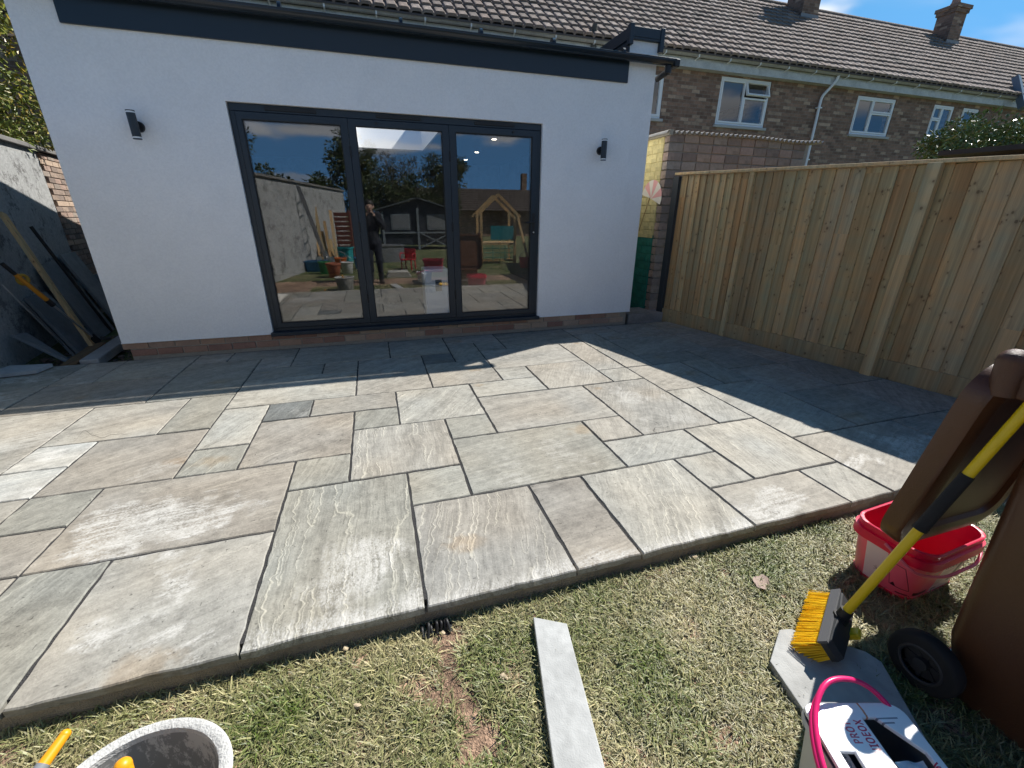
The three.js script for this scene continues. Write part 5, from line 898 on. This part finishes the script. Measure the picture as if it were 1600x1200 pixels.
{ // clutter on the lawn behind the viewer, mirrored in the panes
  const pail = (name, label, cat, x, z, r, h, c) => { const t = thing(name, label, cat, [x, LAWN, z]); mesh('body', new THREE.LatheGeometry([[0.001, 0], [r * 0.78, 0], [r, h], [r * 1.08, h], [r * 1.08, h - 0.02], [r * 1.02, h - 0.02]].map(p => new THREE.Vector2(...p)), 24), std(...c, 0.5), t); mesh('inner_wall', new THREE.LatheGeometry([[r * 0.98, h], [r * 0.76, 0.02], [0.001, 0.02]].map(p => new THREE.Vector2(...p)), 24), std(...c, 0.5), t); mesh('handle', tube([[-r, h, 0], [-r * 0.7, h + r * 0.7, 0], [0, h + r, 0], [r * 0.7, h + r * 0.7, 0], [r, h, 0]], 0.008, 20, 6), M.steel, t); };
  pail('white_pail', 'white pail mirrored at the foot of the left glass', 'pail', -0.72, 2.3, 0.16, 0.3, [0.6, 0.6, 0.58]);
  pail('green_pail', 'green pail mirrored beside the blue crate', 'pail', -1.28, 2.35, 0.15, 0.32, [0.03, 0.2, 0.07]);
  pail('orange_pail', 'orange pail mirrored in the middle of the left glass', 'pail', -0.95, 3.6, 0.17, 0.3, [0.55, 0.13, 0.02]);
  pail('blue_pail', 'blue pail mirrored at the right of the left glass', 'pail', -0.42, 3.4, 0.16, 0.32, [0.03, 0.2, 0.45]);
  pail('red_pail', 'red pail mirrored at the right edge of the right glass', 'pail', 4.35, 2.5, 0.18, 0.3, [0.5, 0.02, 0.05]);
  const box = (name, label, cat, x, z, w, h, d, c, turn) => { const t = thing(name, label, cat, [x, LAWN, z], turn); mesh('body', loft([[0, rr(-w, w, -d, d, 0.03)], [h, rr(-w * 1.1, w * 1.1, -d * 1.1, d * 1.1, 0.03)], [h, rr(-w * 1.03, w * 1.03, -d * 1.03, d * 1.03, 0.03)], [0.03, rr(-w * 0.94, w * 0.94, -d * 0.94, d * 0.94, 0.03)]], true, true), std(...c, 0.5), t); mesh('rim', loft([[h - 0.04, rr(-w * 1.09, w * 1.09, -d * 1.09, d * 1.09, 0.03)], [h - 0.04, rr(-w * 1.18, w * 1.18, -d * 1.18, d * 1.18, 0.04)], [h, rr(-w * 1.18, w * 1.18, -d * 1.18, d * 1.18, 0.04)], [h, rr(-w * 1.04, w * 1.04, -d * 1.04, d * 1.04, 0.03)]], false), std(...c, 0.5), t); };
  box('red_crate', 'dark red crate mirrored behind the white cabinet', 'crate', 1.55, 2.2, 0.24, 0.34, 0.18, [0.35, 0.02, 0.05], 0.2);
  box('turquoise_box', 'turquoise box mirrored in the left glass', 'box', -1.0, 5.0, 0.3, 0.5, 0.2, [0.02, 0.3, 0.32], 0.3);
  box('grey_box', 'grey storage box mirrored before the summerhouse', 'box', 0.55, 5.2, 0.35, 0.55, 0.25, [0.2, 0.21, 0.22], -0.2);
  const tr = thing('plank_stack', 'timber offcuts leaning together, mirrored in the left glass', 'timber'); for (let k = 0; k < 6; k++) mesh('plank', bmap(beam([-1.5 + k * 0.09, LAWN, 3.9 + 0.05 * vn(k, 2)], [-1.62 + k * 0.1, 1.1 + 0.5 * vn(k * 3, 5), 4.5], 0.08, 0.03, [0, 0, 1])), woodM[k % 5], tr);
}
for (let k = 0; k < 6; k++) tree('mirrored_hedge_tree', ['dense evergreen mirrored behind the slatted screen', 'second dense evergreen mirrored beside the tall tree', 'dense evergreen mirrored behind the twiggy tree', 'dense evergreen mirrored above the summerhouse roof', 'dense evergreen mirrored at the left end of the bungalow', 'dense evergreen mirrored at the far left behind the wall'][k], 'tree', [[-2.2, -0.3, 14], [-0.2, -0.1, 15], [1.2, -0.1, 15.5], [2.6, -0.1, 16], [4.0, -0.1, 17], [-4.2, -0.1, 13]][k], [[-2.2, 1.9, 14], [-0.2, 2.1, 15], [1.2, 2.0, 15.5], [2.6, 2.1, 16], [4.0, 1.9, 17], [-4.2, 2.2, 13]][k], [1.0, 1.25, 0.8], 3500, 0.16, leafMat(0.05, 0.075, 0.022), 130 + k, gT, 26, 0.42);
{ // ladder against the boundary wall
  const l = thing('ladder', 'aluminium ladder leaning on the left wall, mirrored in the left glass', 'ladder'), at = (s, k) => [mix(wallX(3.2) + 0.55, wallX(3.2) + 0.06, k), mix(LAWN, 2.05, k), 3.2 + s * 0.19];
  for (const s of [-1, 1]) mesh('rail', beam(at(s, 0), at(s, 1), 0.03, 0.06, [1, 0, 0]), M.steel, l);
  for (let k = 1; k < 8; k++) mesh('rung', rod(at(-1, k / 8), at(1, k / 8), 0.014), M.steel, l);
  const c = thing('tarpaulin_heap', 'crumpled dark tarpaulin heap mirrored in the left glass', 'tarpaulin', [-1.45, LAWN, 4.3]), g = new THREE.SphereGeometry(0.5, 40, 20, 0, 6.283, 0, 1.57), p = g.attributes.position;
  for (let i = 0; i < p.count; i++) { const x = p.getX(i), y = p.getY(i), z = p.getZ(i), k = 1 + 0.35 * fbm(x * 5 + 3, z * 5 + y * 4, 3); p.setXYZ(i, x * k, y * k * 0.9, z * k); } g.computeVertexNormals();
  mesh('sheet', bmap(g), std(0.05, 0.07, 0.075, 0.6), c);
}
// ---------- the photographer, seen only as a reflection ----------
function sdfMesh(f, c, half, n) {          // f(x, y, z) is a signed distance; the box is c +- half (a cube)
  const mc = new MarchingCubes(n, new THREE.MeshStandardMaterial(), false, false, 120000), h = n / 2;
  for (let k = 0; k < n; k++) for (let j = 0; j < n; j++) for (let i = 0; i < n; i++) mc.field[i + j * n + k * n * n] = -f(c[0] + (i - h) / h * half, c[1] + (j - h) / h * half, c[2] + (k - h) / h * half);
  mc.isolation = 0; mc.update();
  const q = mc.count, g = new THREE.BufferGeometry(); g.setAttribute('position', new THREE.BufferAttribute(mc.positionArray.slice(0, q * 3), 3)); g.setAttribute('normal', new THREE.BufferAttribute(mc.normalArray.slice(0, q * 3), 3));
  g.scale(half, half, half); g.translate(...c); return clean(g);
}
function capsules(B, k = 0.03) {           // tapered capsules joined with a smooth minimum
  return (x, y, z) => {
    let d = 9;
    for (const [a, b, r0, r1] of B) {
      const bx_ = b[0] - a[0], by = b[1] - a[1], bz = b[2] - a[2], px = x - a[0], py = y - a[1], pz = z - a[2], t = clamp((px * bx_ + py * by + pz * bz) / (bx_ * bx_ + by * by + bz * bz + 1e-9));
      const e = Math.hypot(px - bx_ * t, py - by * t, pz - bz * t) - mix(r0, r1, t), q = Math.max(k - Math.abs(d - e), 0) / k; d = Math.min(d, e) - q * q * k * 0.25;
    }
    return d;
  };
}
{
  const p = thing('person', 'person in dark clothes holding up a phone, mirrored in the middle glass', 'person');
  const skin = std(0.50, 0.31, 0.23, 0.6), Y = LAWN;
  const S = s => [[[s * 0.17, 1.36, 0.36], [s * 0.25, 1.12, 0.30], 0.05, 0.042], [[s * 0.25, 1.12, 0.30], [s * 0.085, 1.335, 0.10], 0.042, 0.028]];
  const L = s => [[[s * 0.09, 0.80, 0.36], [s * 0.10, 0.40, 0.33], 0.085, 0.06], [[s * 0.10, 0.40, 0.33], [s * 0.11, Y + 0.07, 0.38], 0.056, 0.038], [[s * 0.11, Y + 0.04, 0.38], [s * 0.13, Y + 0.03, 0.20], 0.042, 0.034]];
  const torso = [[[0, 0.86, 0.36], [0, 1.05, 0.36], 0.135, 0.125], [[-0.05, 1.08, 0.36], [-0.07, 1.27, 0.36], 0.115, 0.11], [[0.05, 1.08, 0.36], [0.07, 1.27, 0.36], 0.115, 0.11], [[-0.16, 1.35, 0.36], [0.16, 1.35, 0.36], 0.06, 0.06], [[0, 1.36, 0.36], [0, 1.46, 0.345], 0.058, 0.052]];
  const head = [[[0, 1.53, 0.335], [0, 1.56, 0.345], 0.083, 0.092], [[0, 1.475, 0.30], [0, 1.52, 0.31], 0.045, 0.06], [[0, 1.525, 0.245], [0, 1.505, 0.238], 0.010, 0.014], [[-0.088, 1.52, 0.345], [-0.09, 1.545, 0.35], 0.014, 0.016], [[0.088, 1.52, 0.345], [0.09, 1.545, 0.35], 0.014, 0.016]];
  const body = mesh('body', sdfMesh(capsules([...torso, ...S(-1), ...S(1), ...L(-1), ...L(1)]), [0, 0.76, 0.30], 0.90, 90), skin, p);
  mesh('head', sdfMesh(capsules(head, 0.025), [0, 1.52, 0.32], 0.17, 64), skin, body);
  for (const s of [-1, 1]) {
    const f = [[[s * 0.085, 1.335, 0.10], [s * 0.08, 1.365, 0.07], 0.026, 0.024]];
    for (let k = 0; k < 4; k++) f.push([[s * 0.082, 1.35 + k * 0.014, 0.062], [s * (0.086 - 0.004 * k), 1.352 + k * 0.015, 0.028], 0.0095, 0.0085], [[s * (0.086 - 0.004 * k), 1.352 + k * 0.015, 0.028], [s * (0.066 - 0.004 * k), 1.353 + k * 0.015, 0.017], 0.0085, 0.0075]);
    f.push([[s * 0.075, 1.345, 0.085], [s * 0.055, 1.362, 0.06], 0.012, 0.010], [[s * 0.055, 1.362, 0.06], [s * 0.05, 1.39, 0.045], 0.010, 0.0085]);
    mesh('hand', sdfMesh(capsules(f, 0.006), [s * 0.075, 1.37, 0.06], 0.075, 50), skin, body);
    mesh('eye', new THREE.SphereGeometry(0.011, 12, 8).translate(s * 0.032, 1.545, 0.268), std(0.05, 0.04, 0.035, 0.2), body);
  }
  mesh('mouth', new THREE.SphereGeometry(0.02, 12, 8).scale(1, 0.25, 0.4).translate(0, 1.482, 0.252), std(0.36, 0.14, 0.12, 0.5), body);
  const hairF = capsules([[[0, 1.56, 0.36], [0, 1.575, 0.35], 0.096, 0.10], [[0, 1.50, 0.41], [0, 1.56, 0.40], 0.06, 0.08]], 0.03);
  mesh('hair', sdfMesh((x, y, z) => Math.max(hairF(x, y, z), -(y - 1.50 - Math.max(0, (0.34 - z)) * 1.0)), [0, 1.55, 0.35], 0.17, 50), std(0.02, 0.015, 0.012, 0.6), body);
  const grow = (B, e) => B.map(([a, b, r0, r1]) => [a, b, r0 + e, r1 + e]);
  mesh('jacket', sdfMesh(capsules(grow([...torso.slice(0, 4), ...S(-1).map(q => q), ...S(1)], 0.014)), [0, 1.10, 0.25], 0.40, 72), std(0.010, 0.012, 0.018, 0.9), body);
  mesh('trousers', sdfMesh(capsules(grow([[[0, 0.80, 0.36], [0, 0.90, 0.36], 0.135, 0.13], ...L(-1).slice(0, 2), ...L(1).slice(0, 2)], 0.014)), [0, 0.45, 0.34], 0.62, 84), std(0.014, 0.018, 0.03, 0.9), body);
  mesh('shoe', sdfMesh(capsules(grow([L(-1)[2]], 0.012)), [-0.12, Y + 0.05, 0.29], 0.19, 36), std(0.05, 0.032, 0.02, 0.7), body); mesh('shoe', sdfMesh(capsules(grow([L(1)[2]], 0.012)), [0.12, Y + 0.05, 0.29], 0.19, 36), std(0.05, 0.032, 0.02, 0.7), body);
  const ph = thing('mobile_phone', 'mobile phone held up by the mirrored person', 'phone', [0, 1.375, 0.022]);
  mesh('case', rbx(-0.074, 0.074, -0.037, 0.037, -0.004, 0.004, 0.003), M.black, ph); mesh('screen', rbx(-0.070, 0.070, -0.034, 0.034, 0.0042, 0.005, 0.0003), std(0.02, 0.02, 0.025, 0.2), ph); mesh('lens', new THREE.CylinderGeometry(0.007, 0.007, 0.002, 16).rotateX(Math.PI / 2).translate(-0.055, 0.02, -0.005), M.black, ph);
}

renderer.render(scene, camera);
